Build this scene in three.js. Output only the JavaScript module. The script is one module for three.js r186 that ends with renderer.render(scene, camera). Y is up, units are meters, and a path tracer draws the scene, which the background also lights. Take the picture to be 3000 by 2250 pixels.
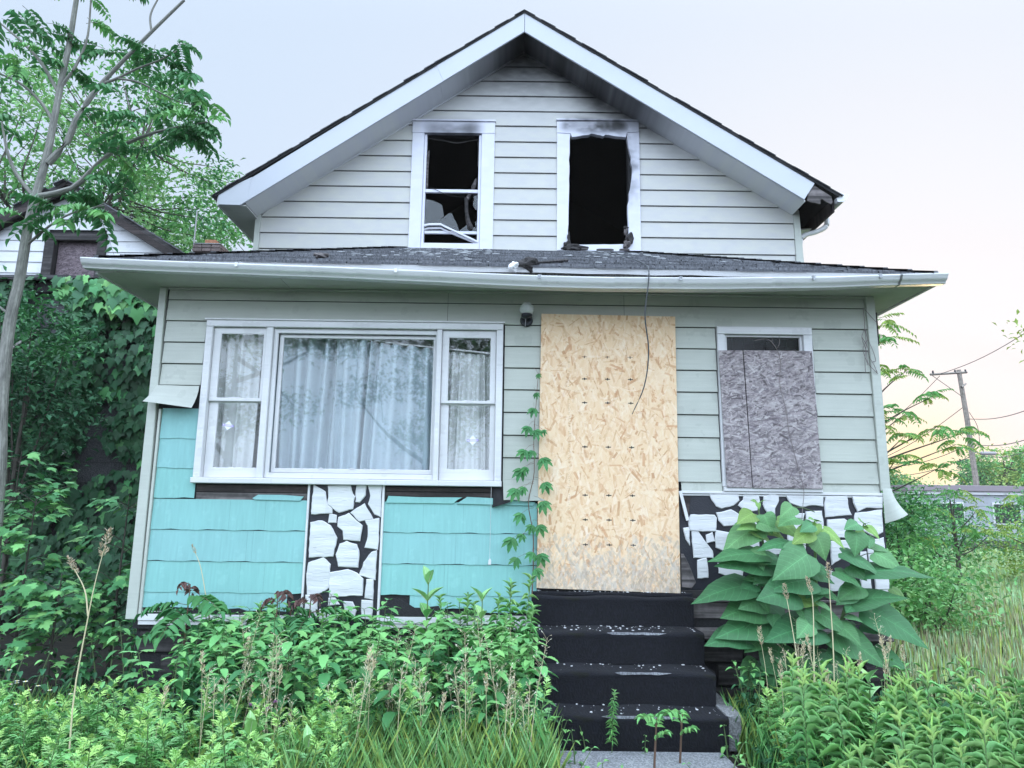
import * as THREE from 'three';
import { mergeGeometries, mergeVertices } from 'three/addons/utils/BufferGeometryUtils.js';

// ---------------------------------------------------------------- camera, sky, sun, exposure
const scene = new THREE.Scene();
const rad = d => d * Math.PI / 180;
const camera = new THREE.PerspectiveCamera(57.75, 4 / 3, 0.05, 400);
camera.position.set(0, 1.68, 6.19);
camera.rotation.set(rad(10), 0, rad(0.75), 'YXZ');
scene.add(camera);

const SUN = new THREE.Vector3(0.502, 0.05, -0.864).normalize();     // just above the far trees, behind the house
{ // overcast evening sky: pale blue, brighter overhead as overcast skies are, a warm glow round the low sun, thin cloud streaks
  const W = 1024, H = 512, d = new Float32Array(W * H * 4), v = new THREE.Vector3();
  const mix = (a, b, t) => a + (b - a) * t, ss = (a, b, x) => { x = Math.min(1, Math.max(0, (x - a) / (b - a))); return x * x * (3 - 2 * x); };
  for (let j = 0; j < H; j++) for (let i = 0; i < W; i++) {
    const th = ((i + 0.5) / W - 0.5) * 2 * Math.PI, el = ((j + 0.5) / H - 0.5) * Math.PI;
    v.set(Math.cos(el) * Math.cos(th), Math.sin(el), Math.cos(el) * Math.sin(th));
    const c = v.dot(SUN), ang = Math.acos(Math.min(1, Math.max(-1, c)));
    const e = Math.max(0, el);
    const over = 1 + 3.15 * ss(0.04, 0.85, v.y * 0.83 + v.z * 0.56);         // bright cloud deck overhead and opposite the sunset, as the panes mirror it
    let r = 0.66, g = 0.80, b = 0.99;
    const w = Math.exp(-ang * ang / 0.36), w2 = Math.exp(-ang * ang / 0.05), low = Math.exp(-e / 0.10);
    r = mix(r, 1.10, w * 0.95 + 0.1 * low * (1 - w)); g = mix(g, 1.05, w * 0.9 + 0.05 * low * (1 - w)); b = mix(b, 1.02, w * 0.6);
    const s1 = Math.sin(v.y * 46 + Math.sin(th * 7) * 1.7 + Math.sin(th * 17 + v.y * 20) * 0.8), s2 = Math.sin(v.y * 90 + th * 9 + Math.sin(th * 13) * 2);
    const band = Math.max(0, s1 * 0.65 + s2 * 0.35) * w * Math.exp(-e / 0.28);
    r += w2 * 0.12 * low; g += -w2 * 0.07 * low - 0.015 * w2 - 0.04 * band; b += w2 * (-0.12 * low) - 0.09 * band * (0.4 + low);
    r = mix(r, 1.3, Math.exp(-ang * ang / 0.006) * 0.9); g = mix(g, 1.05, Math.exp(-ang * ang / 0.006) * 0.8); b = mix(b, 0.5, Math.exp(-ang * ang / 0.005) * 0.75);
    const k = (j * W + i) * 4, dn = el < 0 ? 0.5 : 1;
    d[k] = r * over * dn; d[k + 1] = g * over * dn; d[k + 2] = b * over * dn; d[k + 3] = 1;
  }
  const t = new THREE.DataTexture(d, W, H, THREE.RGBAFormat, THREE.FloatType);
  t.mapping = THREE.EquirectangularReflectionMapping; t.magFilter = t.minFilter = THREE.LinearFilter; t.needsUpdate = true;
  scene.background = t; scene.environment = t;
}
const sun = new THREE.DirectionalLight(0xffd9a8, 1.4);
sun.position.copy(SUN).multiplyScalar(60); sun.castShadow = true; sun.shadow.radius = 20;
Object.assign(sun.shadow.camera, { left: -30, right: 30, top: 30, bottom: -30, near: 1, far: 160 });
sun.shadow.mapSize.set(2048, 2048);
scene.add(sun, sun.target);

const renderer = new THREE.WebGLRenderer({ antialias: true });
renderer.setSize(1024, 768);
renderer.toneMapping = THREE.LinearToneMapping;
renderer.toneMappingExposure = 1.0;
renderer.shadowMap.enabled = true;

// ---------------------------------------------------------------- helpers
let seed = 20240611;
const rnd = () => { seed = (seed + 0x6D2B79F5) | 0; let t = Math.imul(seed ^ (seed >>> 15), 1 | seed); t = (t + Math.imul(t ^ (t >>> 7), 61 | t)) ^ t; return ((t ^ (t >>> 14)) >>> 0) / 4294967296; };
const R = (a, b) => a + (b - a) * rnd();
const pick = a => a[Math.floor(rnd() * a.length)];
const V = (x, y, z) => new THREE.Vector3(x, y, z);
const clamp = (x, a = 0, b = 1) => Math.min(b, Math.max(a, x));
const lerp = (a, b, t) => a + (b - a) * t;
const sstep = (a, b, x) => { x = clamp((x - a) / (b - a)); return x * x * (3 - 2 * x); };
const lut = (tab, x) => { for (let i = 1; i < tab.length; i++) if (x <= tab[i][0] || i === tab.length - 1) return lerp(tab[i - 1][1], tab[i][1], clamp((x - tab[i - 1][0]) / (tab[i][0] - tab[i - 1][0]))); };

const taken = {};
function numbered(n) { if (!(n in taken)) { taken[n] = 0; return n; } return n + '_' + String(++taken[n]).padStart(3, '0'); }
function mesh(name, geo, mat, parent) { const m = new THREE.Mesh(geo, mat); m.name = name; m.castShadow = m.receiveShadow = true; parent.add(m); return m; }
function tag(o, label, category, group) { o.userData.label = label; o.userData.category = category; if (group) o.userData.group = group; return o; }
function thing(name, label, category, group, pos, turn) {
  const o = new THREE.Group(); o.name = numbered(name); if (pos) o.position.set(...pos); if (turn) o.rotation.y = turn;
  scene.add(o); return tag(o, label, category, group);
}
function solo(name, geo, mat, label, category, group) { return tag(mesh(numbered(name), geo, mat, scene), label, category, group); }
function part(name, parent) { const o = new THREE.Group(); o.name = name; parent.add(o); return o; }
function structure(name, geo, mat) { const m = mesh(name, geo, mat, scene); m.userData.kind = 'structure'; return m; }
function copy(src, pos, turn, scale, label, group) {
  const c = src.clone(); c.name = numbered(src.name.replace(/_\d{3}$/, '')); c.position.set(...pos); c.rotation.set(0, turn, 0); c.scale.setScalar(scale);
  scene.add(c); return tag(c, label || src.userData.label, src.userData.category, group || src.userData.group);
}

// noise that tiles: value noise on an nx by ny lattice, several octaves
function lattice(nx, ny, s) { const a = new Float32Array(nx * ny); let q = s * 7919 + 13; for (let i = 0; i < a.length; i++) { q = (Math.imul(q, 1664525) + 1013904223) >>> 0; a[i] = q / 4294967296; } return a; }
function noise2(nx, ny, oct, s, gain = 0.5) {
  const L = []; let amp = 1, sum = 0;
  for (let o = 0; o < oct; o++) { L.push([nx << o, ny << o, lattice(nx << o, ny << o, s + o * 31), amp]); sum += amp; amp *= gain; }
  return (u, v) => {
    let r = 0;
    for (const [w, h, a, k] of L) {
      let x = (u - Math.floor(u)) * w, y = (v - Math.floor(v)) * h; const xi = Math.floor(x), yi = Math.floor(y); x -= xi; y -= yi; x = x * x * (3 - 2 * x); y = y * y * (3 - 2 * y);
      const x0 = xi % w, x1 = (xi + 1) % w, y0 = (yi % h) * w, y1 = ((yi + 1) % h) * w;
      r += k * ((a[y0 + x0] * (1 - x) + a[y0 + x1] * x) * (1 - y) + (a[y1 + x0] * (1 - x) + a[y1 + x1] * x) * y);
    }
    return r / sum;
  };
}
function tex(w, h, fn, srgb, rep) {              // fn(u, v) -> grey or [r, g, b], 0..1 as seen (sRGB when srgb)
  const d = new Uint8Array(w * h * 4);
  for (let j = 0; j < h; j++) for (let i = 0; i < w; i++) {
    const c = fn((i + 0.5) / w, (j + 0.5) / h), k = (j * w + i) * 4;
    if (typeof c === 'number') d[k] = d[k + 1] = d[k + 2] = clamp(c) * 255; else { d[k] = clamp(c[0]) * 255; d[k + 1] = clamp(c[1]) * 255; d[k + 2] = clamp(c[2]) * 255; }
    d[k + 3] = 255;
  }
  const t = new THREE.DataTexture(d, w, h); t.magFilter = THREE.LinearFilter; t.minFilter = THREE.LinearFilter; t.wrapS = t.wrapT = THREE.RepeatWrapping;
  if (srgb) t.colorSpace = THREE.SRGBColorSpace; if (rep) t.repeat.set(...rep); t.needsUpdate = true; return t;
}
function canvasTex(w, h, draw, srgb = true) {
  const c = document.createElement('canvas'); c.width = w; c.height = h; draw(c.getContext('2d'), w, h);
  const t = new THREE.CanvasTexture(c); if (srgb) t.colorSpace = THREE.SRGBColorSpace; t.wrapS = t.wrapT = THREE.RepeatWrapping; return t;
}
const lin = (r, g, b) => new THREE.Color().setRGB(r, g, b);
const std = o => new THREE.MeshStandardMaterial(o);

// geometry: an outline (x, y) given thickness from z0 to z1, chamfered by bv; holes optional
function slab(pts, z0, z1, bv = 0, holes = []) {
  const s = new THREE.Shape(pts.map(p => new THREE.Vector2(p[0], p[1])));
  for (const h of holes) s.holes.push(new THREE.Path(h.map(p => new THREE.Vector2(p[0], p[1]))));
  const g = new THREE.ExtrudeGeometry(s, { depth: z1 - z0 - 2 * bv, bevelEnabled: bv > 0, bevelThickness: bv, bevelSize: bv, bevelOffset: -bv, bevelSegments: 1, curveSegments: 6 });
  g.translate(0, 0, z0 + bv); return g;
}
const rect = (x0, x1, y0, y1) => [[x0, y0], [x1, y0], [x1, y1], [x0, y1]];
const bx = (x0, x1, y0, y1, z0, z1, bv = 0.003) => slab(rect(x0, x1, y0, y1), z0, z1, bv);
// free-form triangles with uv
function tris(pos, uv, idx) { const g = new THREE.BufferGeometry(); g.setAttribute('position', new THREE.Float32BufferAttribute(pos, 3)); g.setAttribute('uv', new THREE.Float32BufferAttribute(uv, 2)); if (idx) g.setIndex(idx); g.computeVertexNormals(); return g; }
// grid surface from f(u, v) -> [x, y, z, s, t]
function sheet(nu, nv, f) {
  const p = [], q = [], ix = [];
  for (let j = 0; j <= nv; j++) for (let i = 0; i <= nu; i++) { const a = f(i / nu, j / nv); p.push(a[0], a[1], a[2]); q.push(a[3] ?? i / nu, a[4] ?? j / nv); }
  for (let j = 0; j < nv; j++) for (let i = 0; i < nu; i++) { const a = j * (nu + 1) + i, b = a + nu + 1; ix.push(a, a + 1, b + 1, a, b + 1, b); }
  return tris(p, q, ix);
}
// a tapering round limb through points [x, y, z, r]
function limb(pts, sides = 6, closed = true) {
  const P = [], U = [], I = [], n = pts.length; let len = 0;
  for (let i = 0; i < n; i++) {
    const c = V(pts[i][0], pts[i][1], pts[i][2]), a = pts[Math.max(0, i - 1)], b = pts[Math.min(n - 1, i + 1)];
    const t = V(b[0] - a[0], b[1] - a[1], b[2] - a[2]).normalize(), s = Math.abs(t.y) > 0.9 ? V(1, 0, 0) : V(0, 1, 0);
    const e1 = V(0, 0, 0).crossVectors(t, s).normalize(), e2 = V(0, 0, 0).crossVectors(t, e1);
    if (i) len += Math.hypot(pts[i][0] - pts[i - 1][0], pts[i][1] - pts[i - 1][1], pts[i][2] - pts[i - 1][2]);
    for (let k = 0; k <= sides; k++) { const w = k / sides * 2 * Math.PI, cs = Math.cos(w) * pts[i][3], sn = Math.sin(w) * pts[i][3]; P.push(c.x + e1.x * cs + e2.x * sn, c.y + e1.y * cs + e2.y * sn, c.z + e1.z * cs + e2.z * sn); U.push(k / sides, len); }
  }
  for (let i = 0; i < n - 1; i++) for (let k = 0; k < sides; k++) { const a = i * (sides + 1) + k, b = a + sides + 1; I.push(a, b, a + 1, a + 1, b, b + 1); }
  return tris(P, U, I);
}
function smoothPath(pts, n) { // Catmull-Rom through [x, y, z, r] points
  const c = new THREE.CatmullRomCurve3(pts.map(p => V(p[0], p[1], p[2]))), out = [];
  for (let i = 0; i <= n; i++) { const t = i / n, p = c.getPoint(t), k = t * (pts.length - 1), a = Math.min(pts.length - 2, Math.floor(k)); out.push([p.x, p.y, p.z, lerp(pts[a][3], pts[a + 1][3], k - a)]); }
  return out;
}
const merged = a => { const g = mergeGeometries(a.map(x => x.index ? x.toNonIndexed() : x)); return g; };

// ---------------------------------------------------------------- materials of the house
const nA = noise2(8, 8, 4, 3), nB = noise2(4, 64, 3, 11), nC = noise2(64, 6, 3, 19), nD = noise2(32, 32, 3, 29), nE = noise2(3, 3, 5, 41), nF = noise2(128, 128, 1, 57);
const tGrainH = tex(512, 512, (u, v) => 0.5 + 0.5 * (nB(u, v) - 0.5) + 0.3 * (nD(u, v) - 0.5));
const tGrainV = tex(512, 512, (u, v) => 0.5 + 0.6 * (nC(u, v) - 0.5) + 0.2 * (nD(u, v) - 0.5));
const tMottle = tex(512, 512, (u, v) => { const a = 0.95 + 0.1 * (nE(u, v) - 0.5) + 0.05 * (nB(u, v) - 0.5) - (nA(u, v) > 0.72 ? 0.03 : 0); return [a, a, a * 0.995]; }, true);
const tSpeck = tex(512, 512, (u, v) => 0.82 + 0.35 * (nF(u, v) - 0.5) + 0.3 * (nE(u, v) - 0.5), true);
const tSpeckB = tex(512, 512, (u, v) => nF(u, v) * 0.6 + nD(u, v) * 0.4);
const GX0 = -3.6, GX1 = 3.8, GY0 = 4.4, GY1 = 7.8;
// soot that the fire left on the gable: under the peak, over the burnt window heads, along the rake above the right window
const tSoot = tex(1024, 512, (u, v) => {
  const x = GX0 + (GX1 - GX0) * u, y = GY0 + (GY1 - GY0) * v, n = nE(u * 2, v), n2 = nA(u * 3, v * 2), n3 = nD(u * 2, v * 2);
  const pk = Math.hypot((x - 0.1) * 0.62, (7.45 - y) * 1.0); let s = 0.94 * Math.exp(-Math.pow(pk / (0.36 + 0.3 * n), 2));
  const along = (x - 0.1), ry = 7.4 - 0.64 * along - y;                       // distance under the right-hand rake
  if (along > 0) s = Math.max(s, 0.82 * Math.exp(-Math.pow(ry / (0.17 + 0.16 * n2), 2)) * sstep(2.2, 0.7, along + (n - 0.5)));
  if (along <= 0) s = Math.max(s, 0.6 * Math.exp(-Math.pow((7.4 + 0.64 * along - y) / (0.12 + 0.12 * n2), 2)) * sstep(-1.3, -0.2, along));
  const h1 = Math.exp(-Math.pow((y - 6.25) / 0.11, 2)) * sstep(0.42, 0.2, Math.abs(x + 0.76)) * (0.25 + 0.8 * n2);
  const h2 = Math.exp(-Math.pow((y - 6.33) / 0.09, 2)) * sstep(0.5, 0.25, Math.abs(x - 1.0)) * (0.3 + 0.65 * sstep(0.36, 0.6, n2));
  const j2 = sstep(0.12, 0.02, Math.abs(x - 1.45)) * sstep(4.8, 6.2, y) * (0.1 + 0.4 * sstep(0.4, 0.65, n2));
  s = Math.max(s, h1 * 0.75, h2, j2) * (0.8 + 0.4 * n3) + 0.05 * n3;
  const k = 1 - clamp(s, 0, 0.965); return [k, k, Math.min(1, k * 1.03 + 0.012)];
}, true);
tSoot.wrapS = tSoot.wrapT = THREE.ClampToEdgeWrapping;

const M = {};
M.siding = [0, 1, 2].map(i => std({ color: lin(0.50 + i * 0.012, 0.52 + i * 0.012, 0.465 + i * 0.014), map: tMottle, bumpMap: tGrainH, bumpScale: 0.0012, roughness: 0.62 }));
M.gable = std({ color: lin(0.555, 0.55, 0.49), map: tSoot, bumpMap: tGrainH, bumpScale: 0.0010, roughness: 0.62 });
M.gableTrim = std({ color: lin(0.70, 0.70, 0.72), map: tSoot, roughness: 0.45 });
M.fascia = std({ color: lin(0.52, 0.535, 0.58), roughness: 0.42 });
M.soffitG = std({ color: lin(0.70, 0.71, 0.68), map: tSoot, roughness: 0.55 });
M.soffit = std({ color: lin(0.53, 0.53, 0.51), map: tMottle, roughness: 0.6 });
M.post = std({ color: lin(0.56, 0.585, 0.53), map: tMottle, roughness: 0.5 });
M.white = std({ color: lin(0.77, 0.76, 0.78), map: tMottle, bumpMap: tGrainH, bumpScale: 0.0008, roughness: 0.55 });
M.gutter = std({ color: lin(0.85, 0.85, 0.87), map: tMottle, roughness: 0.4 });
M.gutterIn = std({ color: lin(0.42, 0.40, 0.36), map: tSpeck, roughness: 0.8 });
const nScuff = noise2(16, 16, 4, 77);
const tTeal = tex(1024, 1024, (u, v) => {
  const g = nC(u, v), m = nE(u, v), w = nScuff(u, v); let a = 0.94 + 0.06 * (g - 0.5) + 0.06 * (m - 0.5); const k = 0.02 * sstep(0.66, 0.78, w);
  return [a * 0.97 + k * 1.5, a + k, a + k];
}, true);
M.teal = [0, 1, 2].map(i => std({ color: lin(0.285 + 0.008 * i, 0.57 - 0.006 * i, 0.535 + 0.006 * i), map: tTeal, bumpMap: tGrainV, bumpScale: 0.0007, roughness: 0.7 }));
M.tar = std({ color: lin(0.022, 0.021, 0.026), map: tSpeck, bumpMap: tSpeckB, bumpScale: 0.002, roughness: 0.75 });
M.mortar = std({ color: lin(0.014, 0.014, 0.022), bumpMap: tSpeckB, bumpScale: 0.002, roughness: 0.5 });
const nLedge = noise2(3, 16, 4, 91);
const tLedge = tex(512, 512, (u, v) => { const a = nLedge(u, v); return 0.5 * Math.floor(a * 7) / 7 + 0.5 * a; });
M.stone = std({ color: lin(0.74, 0.74, 0.76), map: tMottle, bumpMap: tLedge, bumpScale: 0.012, roughness: 0.6 });
const nWood = noise2(2, 40, 4, 101);
const tWood = tex(512, 512, (u, v) => { const a = nWood(u, v), b = nD(u, v); const k = 0.55 + 0.75 * (a - 0.4) + 0.2 * (b - 0.5); return [k, k * 0.97, k * 0.95]; }, true);
M.oldwood = std({ color: lin(0.34, 0.32, 0.33), map: tWood, bumpMap: tWood, bumpScale: 0.003, roughness: 0.85 });
M.darkwood = std({ color: lin(0.09, 0.072, 0.072), map: tWood, bumpMap: tWood, bumpScale: 0.003, roughness: 0.85 });
M.char = std({ color: lin(0.008, 0.008, 0.010), map: tSpeck, bumpMap: tSpeckB, bumpScale: 0.004, roughness: 0.8 });
M.room = std({ color: lin(0.012, 0.011, 0.012), roughness: 0.95 });
M.charwood = std({ color: lin(0.09, 0.085, 0.09), map: tWood, bumpMap: tWood, bumpScale: 0.006, roughness: 0.8 });
M.shingle = [0, 1, 2].map(i => std({ color: lin(0.15 + 0.03 * i, 0.155 + 0.03 * i, 0.175 + 0.03 * i), map: tSpeck, bumpMap: tSpeckB, bumpScale: 0.002, roughness: 0.92 }));
M.glass = new THREE.MeshPhysicalMaterial({ color: 0xffffff, transmission: 1, thickness: 0, roughness: 0.02, ior: 1.75 });
M.shard = new THREE.MeshPhysicalMaterial({ color: lin(0.8, 0.84, 0.86), transmission: 1, thickness: 0, roughness: 0.03, ior: 1.45 });
M.dirtyGlass = new THREE.MeshPhysicalMaterial({ color: lin(0.6, 0.58, 0.6), transmission: 1, thickness: 0, roughness: 0.08, ior: 1.3 });
M.metalDark = std({ color: lin(0.02, 0.022, 0.027), roughness: 0.45, metalness: 0.4 });
M.galv = std({ color: lin(0.45, 0.46, 0.48), roughness: 0.45, metalness: 0.6, map: tSpeck });

// ---------------------------------------------------------------- the house
const house = thing('boarded_house', 'pale sided gabled house with boarded door, burnt attic windows and turquoise lower wall', 'house');
const uvShift = (g, du, dv) => { const a = g.attributes.uv; for (let i = 0; i < a.count; i++) a.setXY(i, a.getX(i) + du, a.getY(i) + dv); return g; };
const uvXY = (g, fx, fy) => { const a = g.attributes.uv, p = g.attributes.position; for (let i = 0; i < a.count; i++) a.setXY(i, fx(p.getX(i), p.getY(i), p.getZ(i)), fy(p.getX(i), p.getY(i), p.getZ(i))); return g; };
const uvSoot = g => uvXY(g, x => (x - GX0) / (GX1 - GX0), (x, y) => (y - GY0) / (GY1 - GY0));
// one lapped board: bottom edge proud of the wall, the top tucked under the board above
function lap(xb0, xb1, yb, xt0, xt1, yt, zb, { lip = 0.017, segs = 5, wob = 0.0015, wave = 0 } = {}) {
  const p = [], q = [], ix = [], du = rnd() * 3, dv = rnd(), w = []; for (let i = 0; i <= segs; i++) w.push([R(-wob, wob), R(-wob, wob), R(-wave, wave)]);
  for (let r = 0; r < 4; r++) for (let i = 0; i <= segs; i++) {
    const t = i / segs, xb = lerp(xb0, xb1, t), xt = lerp(xt0, xt1, t);
    const c = r === 0 ? [xt, yt, zb + 0.002] : r === 1 ? [xb, yb + 0.003 + w[i][2], zb + lip + w[i][0]] : r === 2 ? [xb, yb + w[i][2], zb + lip - 0.003 + w[i][0]] : [xb, yb + 0.002 + w[i][2], zb - 0.004];
    p.push(...c); q.push(c[0] + du, c[1] + dv + (r === 3 ? 0.02 : 0));
  }
  for (let r = 0; r < 3; r++) for (let i = 0; i < segs; i++) { const a = r * (segs + 1) + i, b = a + segs + 1; ix.push(a, b, a + 1, a + 1, b, b + 1); }
  const g = tris(p, q, ix).toNonIndexed(); g.computeVertexNormals(); return g;
}

// front wall of the enclosed porch, plane z = 0
const PX0 = -3.22, PX1 = 3.28, SOF = 3.63;
const frontWall = mesh('front_wall', slab(rect(PX0 + 0.02, PX1 - 0.02, 0.62, SOF), -0.14, -0.012, 0, [rect(-2.74, -0.13, 1.89, 3.27), rect(1.92, 2.65, 1.88, 3.26), rect(0.38, 1.36, 0.98, 3.05)]), M.tar, house);
const LY = [3.63, 3.52, 3.32, 3.12, 2.92, 2.72, 2.515, 2.31, 2.11, 1.915];
const sid = (a, b, i, o) => mesh('siding_board', lap(a, b, LY[i + 1], a, b, (i ? LY[i] - 0.007 : 3.628), 0, o), pick(M.siding), frontWall);
for (let i = 0; i < 2; i++) for (const [a, b] of [[-3.17, -0.6], [-0.597, 1.02], [1.023, 3.24]]) sid(a, b, i, i === 0 ? { lip: 0.008 } : {});
for (let i = 2; i < 5; i++) sid(-3.17, -2.8, i, { segs: 3 });
for (let i = 2; i < 9; i++) { sid(-0.07, 0.62, i, { segs: 3 }); sid(1.2, 1.85, i, { segs: 3 }); sid(2.735, 3.24, i, { segs: 3 }); }
mesh('siding_board', lap(-0.06, 0.3, 1.735, -0.07, 0.3, 1.918, 0.012, { lip: 0.03, segs: 4, wob: 0.006, wave: 0.008 }), M.siding[1], frontWall);
for (const [a, b] of [[1.5, 1.86], [2.73, 3.24]]) mesh('siding_board', lap(a, b, 1.835, a, b, 1.918, 0, { segs: 3 }), M.siding[0], frontWall);
// the board torn loose at the corner, hanging out over the turquoise shingles
mesh('loose_siding_board', sheet(6, 4, (u, v) => { const k = 1 - v; return [lerp(-3.19 - 0.05 * k, -2.81, u), 2.715 - k * (0.165 + 0.05 * u), 0.02 + 0.09 * k * k + 0.03 * k + 0.012 * Math.sin(u * 5 + v), u * 0.4, v * 0.2]; }), M.siding[2], frontWall);
// corner posts
mesh('corner_post', slab([[-3.25, 0.7], [-3.155, 0.7], [-3.165, 2], [-3.19, 3.628], [-3.25, 3.628]], -0.06, 0.032, 0.004), M.post, frontWall);
mesh('corner_post', slab([[-3.15, 0.72], [-3.125, 0.72], [-3.13, 2.5], [-3.15, 2.5]], -0.02, 0.022, 0.002), M.post, frontWall);
mesh('corner_post', slab([[3.245, 1.86], [3.33, 1.86], [3.32, 3.628], [3.24, 3.628]], -0.06, 0.032, 0.004), M.post, frontWall);
mesh('bent_corner_strip', sheet(4, 8, (u, v) => { const y = 1.58 + 0.3 * v, k = 1 - v; return [lerp(3.255, 3.335 + 0.1 * k * k, u), y + 0.08 * k * u, 0.035 + 0.05 * k * Math.sin(u * 3) + 0.04 * k * u, u * 0.1, v * 0.3]; }), M.post, frontWall);
mesh('torn_flashing', sheet(5, 5, (u, v) => { const k = 1 - v; return [3.33 + 0.12 * u * (0.4 + 0.6 * k), 1.62 + 0.2 * v - 0.02 * u + 0.06 * u * k, 0.0 - 0.05 * u + 0.03 * Math.sin(u * 4 + v * 3), u * 0.1, v * 0.2]; }), M.gutter, frontWall);
mesh('downspout_stub', bx(3.33, 3.38, 3.2, 3.5, -0.1, -0.05), M.darkwood, frontWall);

// turquoise shingle courses, bottom edges wavy as they were pressed
function tealCourse(x0, x1, yb, yt, zb = 0) {
  const segs = Math.max(3, Math.round((x1 - x0) / 0.045)), p = [], q = [], ix = [], du = yb * 3.3, dv = yb * 7; const ph = yb * 40;
  const wv = x => 0.0035 * Math.sin(x * 17 + ph) + 0.002 * Math.sin(x * 41 + ph * 2);
  for (let r = 0; r < 3; r++) for (let i = 0; i <= segs; i++) { const x = lerp(x0, x1, i / segs), c = r === 0 ? [x, yt, zb] : r === 1 ? [x, yb + wv(x), zb + 0.007] : [x, yb + wv(x), zb - 0.004]; p.push(...c); q.push(x + du, (c[1] + dv) * 1); }
  for (let r = 0; r < 2; r++) for (let i = 0; i < segs; i++) { const a = r * (segs + 1) + i, b = a + segs + 1; ix.push(a, b, a + 1, a + 1, b, b + 1); }
  const g = tris(p, q, ix).toNonIndexed(); g.computeVertexNormals(); return g;
}
const TY = [1.76, 1.715, 1.45, 1.185, 0.925, 0.80];
for (let i = 1; i < 4; i++) { const joints = [-3.125, -2.62 + 0.17 * i, -2.05 - 0.09 * i, -1.765].sort((a, b) => a - b); for (let k = 0; k < 3; k++) mesh('turquoise_shingle', tealCourse(joints[k] + 0.0004, joints[k + 1] - 0.0004, TY[i + 1], TY[i] - 0.004), M.teal[i % 3], frontWall); }
for (let i = 1; i < 4; i++) { const joints = [-1.105, -0.86 + 0.1 * i, -0.35 - 0.06 * i, 0.235]; for (let k = 0; k < 3; k++) mesh('turquoise_shingle', tealCourse(joints[k] + 0.0004, joints[k + 1] - 0.0004, TY[i + 1], TY[i] - 0.004), M.teal[i % 3], frontWall); }
for (const [a, b, y0] of [[-3.125, -2.5, 0.8], [-2.5, -1.9, 0.78], [-0.85, -0.3, 0.82], [-0.3, 0.2, 0.79]]) mesh('turquoise_shingle', tealCourse(a, b, y0, 0.93), M.teal[1], frontWall);
// beside the window, where the siding is gone
for (const [a, b] of [[2.51, 2.24], [2.245, 1.98], [1.985, 1.72]]) mesh('turquoise_shingle', tealCourse(-3.125, -2.77, b, a), pick(M.teal), frontWall);
// broken strip and bare boards under the window
mesh('bare_board', bx(-2.76, -1.78, 1.775, 1.84, -0.012, 0.004), M.darkwood, frontWall);
mesh('bare_board', bx(-2.76, -1.78, 1.70, 1.772, -0.012, -0.002), M.oldwood, frontWall);
mesh('bare_board', bx(-1.10, 0.22, 1.80, 1.84, -0.012, 0.003), M.darkwood, frontWall);
mesh('bare_board', bx(-1.10, 0.22, 1.74, 1.796, -0.012, 0.006), M.darkwood, frontWall);
mesh('broken_shingle', slab([[-2.24, 1.712], [-1.84, 1.706], [-1.81, 1.745], [-2.0, 1.757], [-2.21, 1.756], [-2.26, 1.725]], 0.0, 0.012, 0.002), M.teal[2], frontWall);
mesh('broken_shingle', slab([[-1.09, 1.70], [-0.5, 1.70], [-0.46, 1.735], [-0.42, 1.755], [-0.8, 1.752], [-1.07, 1.76]], 0.0, 0.012, 0.002), M.teal[0], frontWall);
mesh('broken_shingle', slab([[-0.47, 1.70], [0.2, 1.69], [0.22, 1.72], [-0.1, 1.75], [-0.38, 1.76]], 0.001, 0.015, 0.002), M.teal[1], frontWall);
mesh('torn_tar_paper', sheet(5, 6, (u, v) => [-0.16 + 0.13 * u + 0.03 * v * u, 1.83 - 0.16 * v + 0.05 * u * v, 0.01 + 0.06 * v * u + 0.02 * Math.sin(u * 5), u, v]), M.tar, frontWall);
for (const [pts] of [[[[-3.12, 0.76], [-2.95, 0.765], [-2.8, 0.80], [-2.6, 0.775], [-2.3, 0.80], [-2.2, 0.77], [-1.8, 0.78], [-1.8, 0.745], [-3.12, 0.745]]], [[[-1.1, 0.75], [-0.55, 0.75], [-0.6, 0.84], [-0.8, 0.82], [-0.95, 0.9], [-1.09, 0.89]]]]) mesh('torn_tar_paper', slab(pts, 0.008, 0.016), M.tar, frontWall);
// bottom trim
for (const [a, b] of [[-3.15, -1.78], [-1.1, 0.2]]) { mesh('bottom_trim', bx(a, b, 0.69, 0.745, -0.01, 0.02, 0.003), M.white, frontWall); mesh('bottom_trim', bx(a, b, 0.745, 0.765, -0.01, 0.012, 0.002), M.post, frontWall); mesh('bottom_trim', bx(a, b, 0.655, 0.688, -0.01, 0.01, 0.002), M.white, frontWall); }

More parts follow.
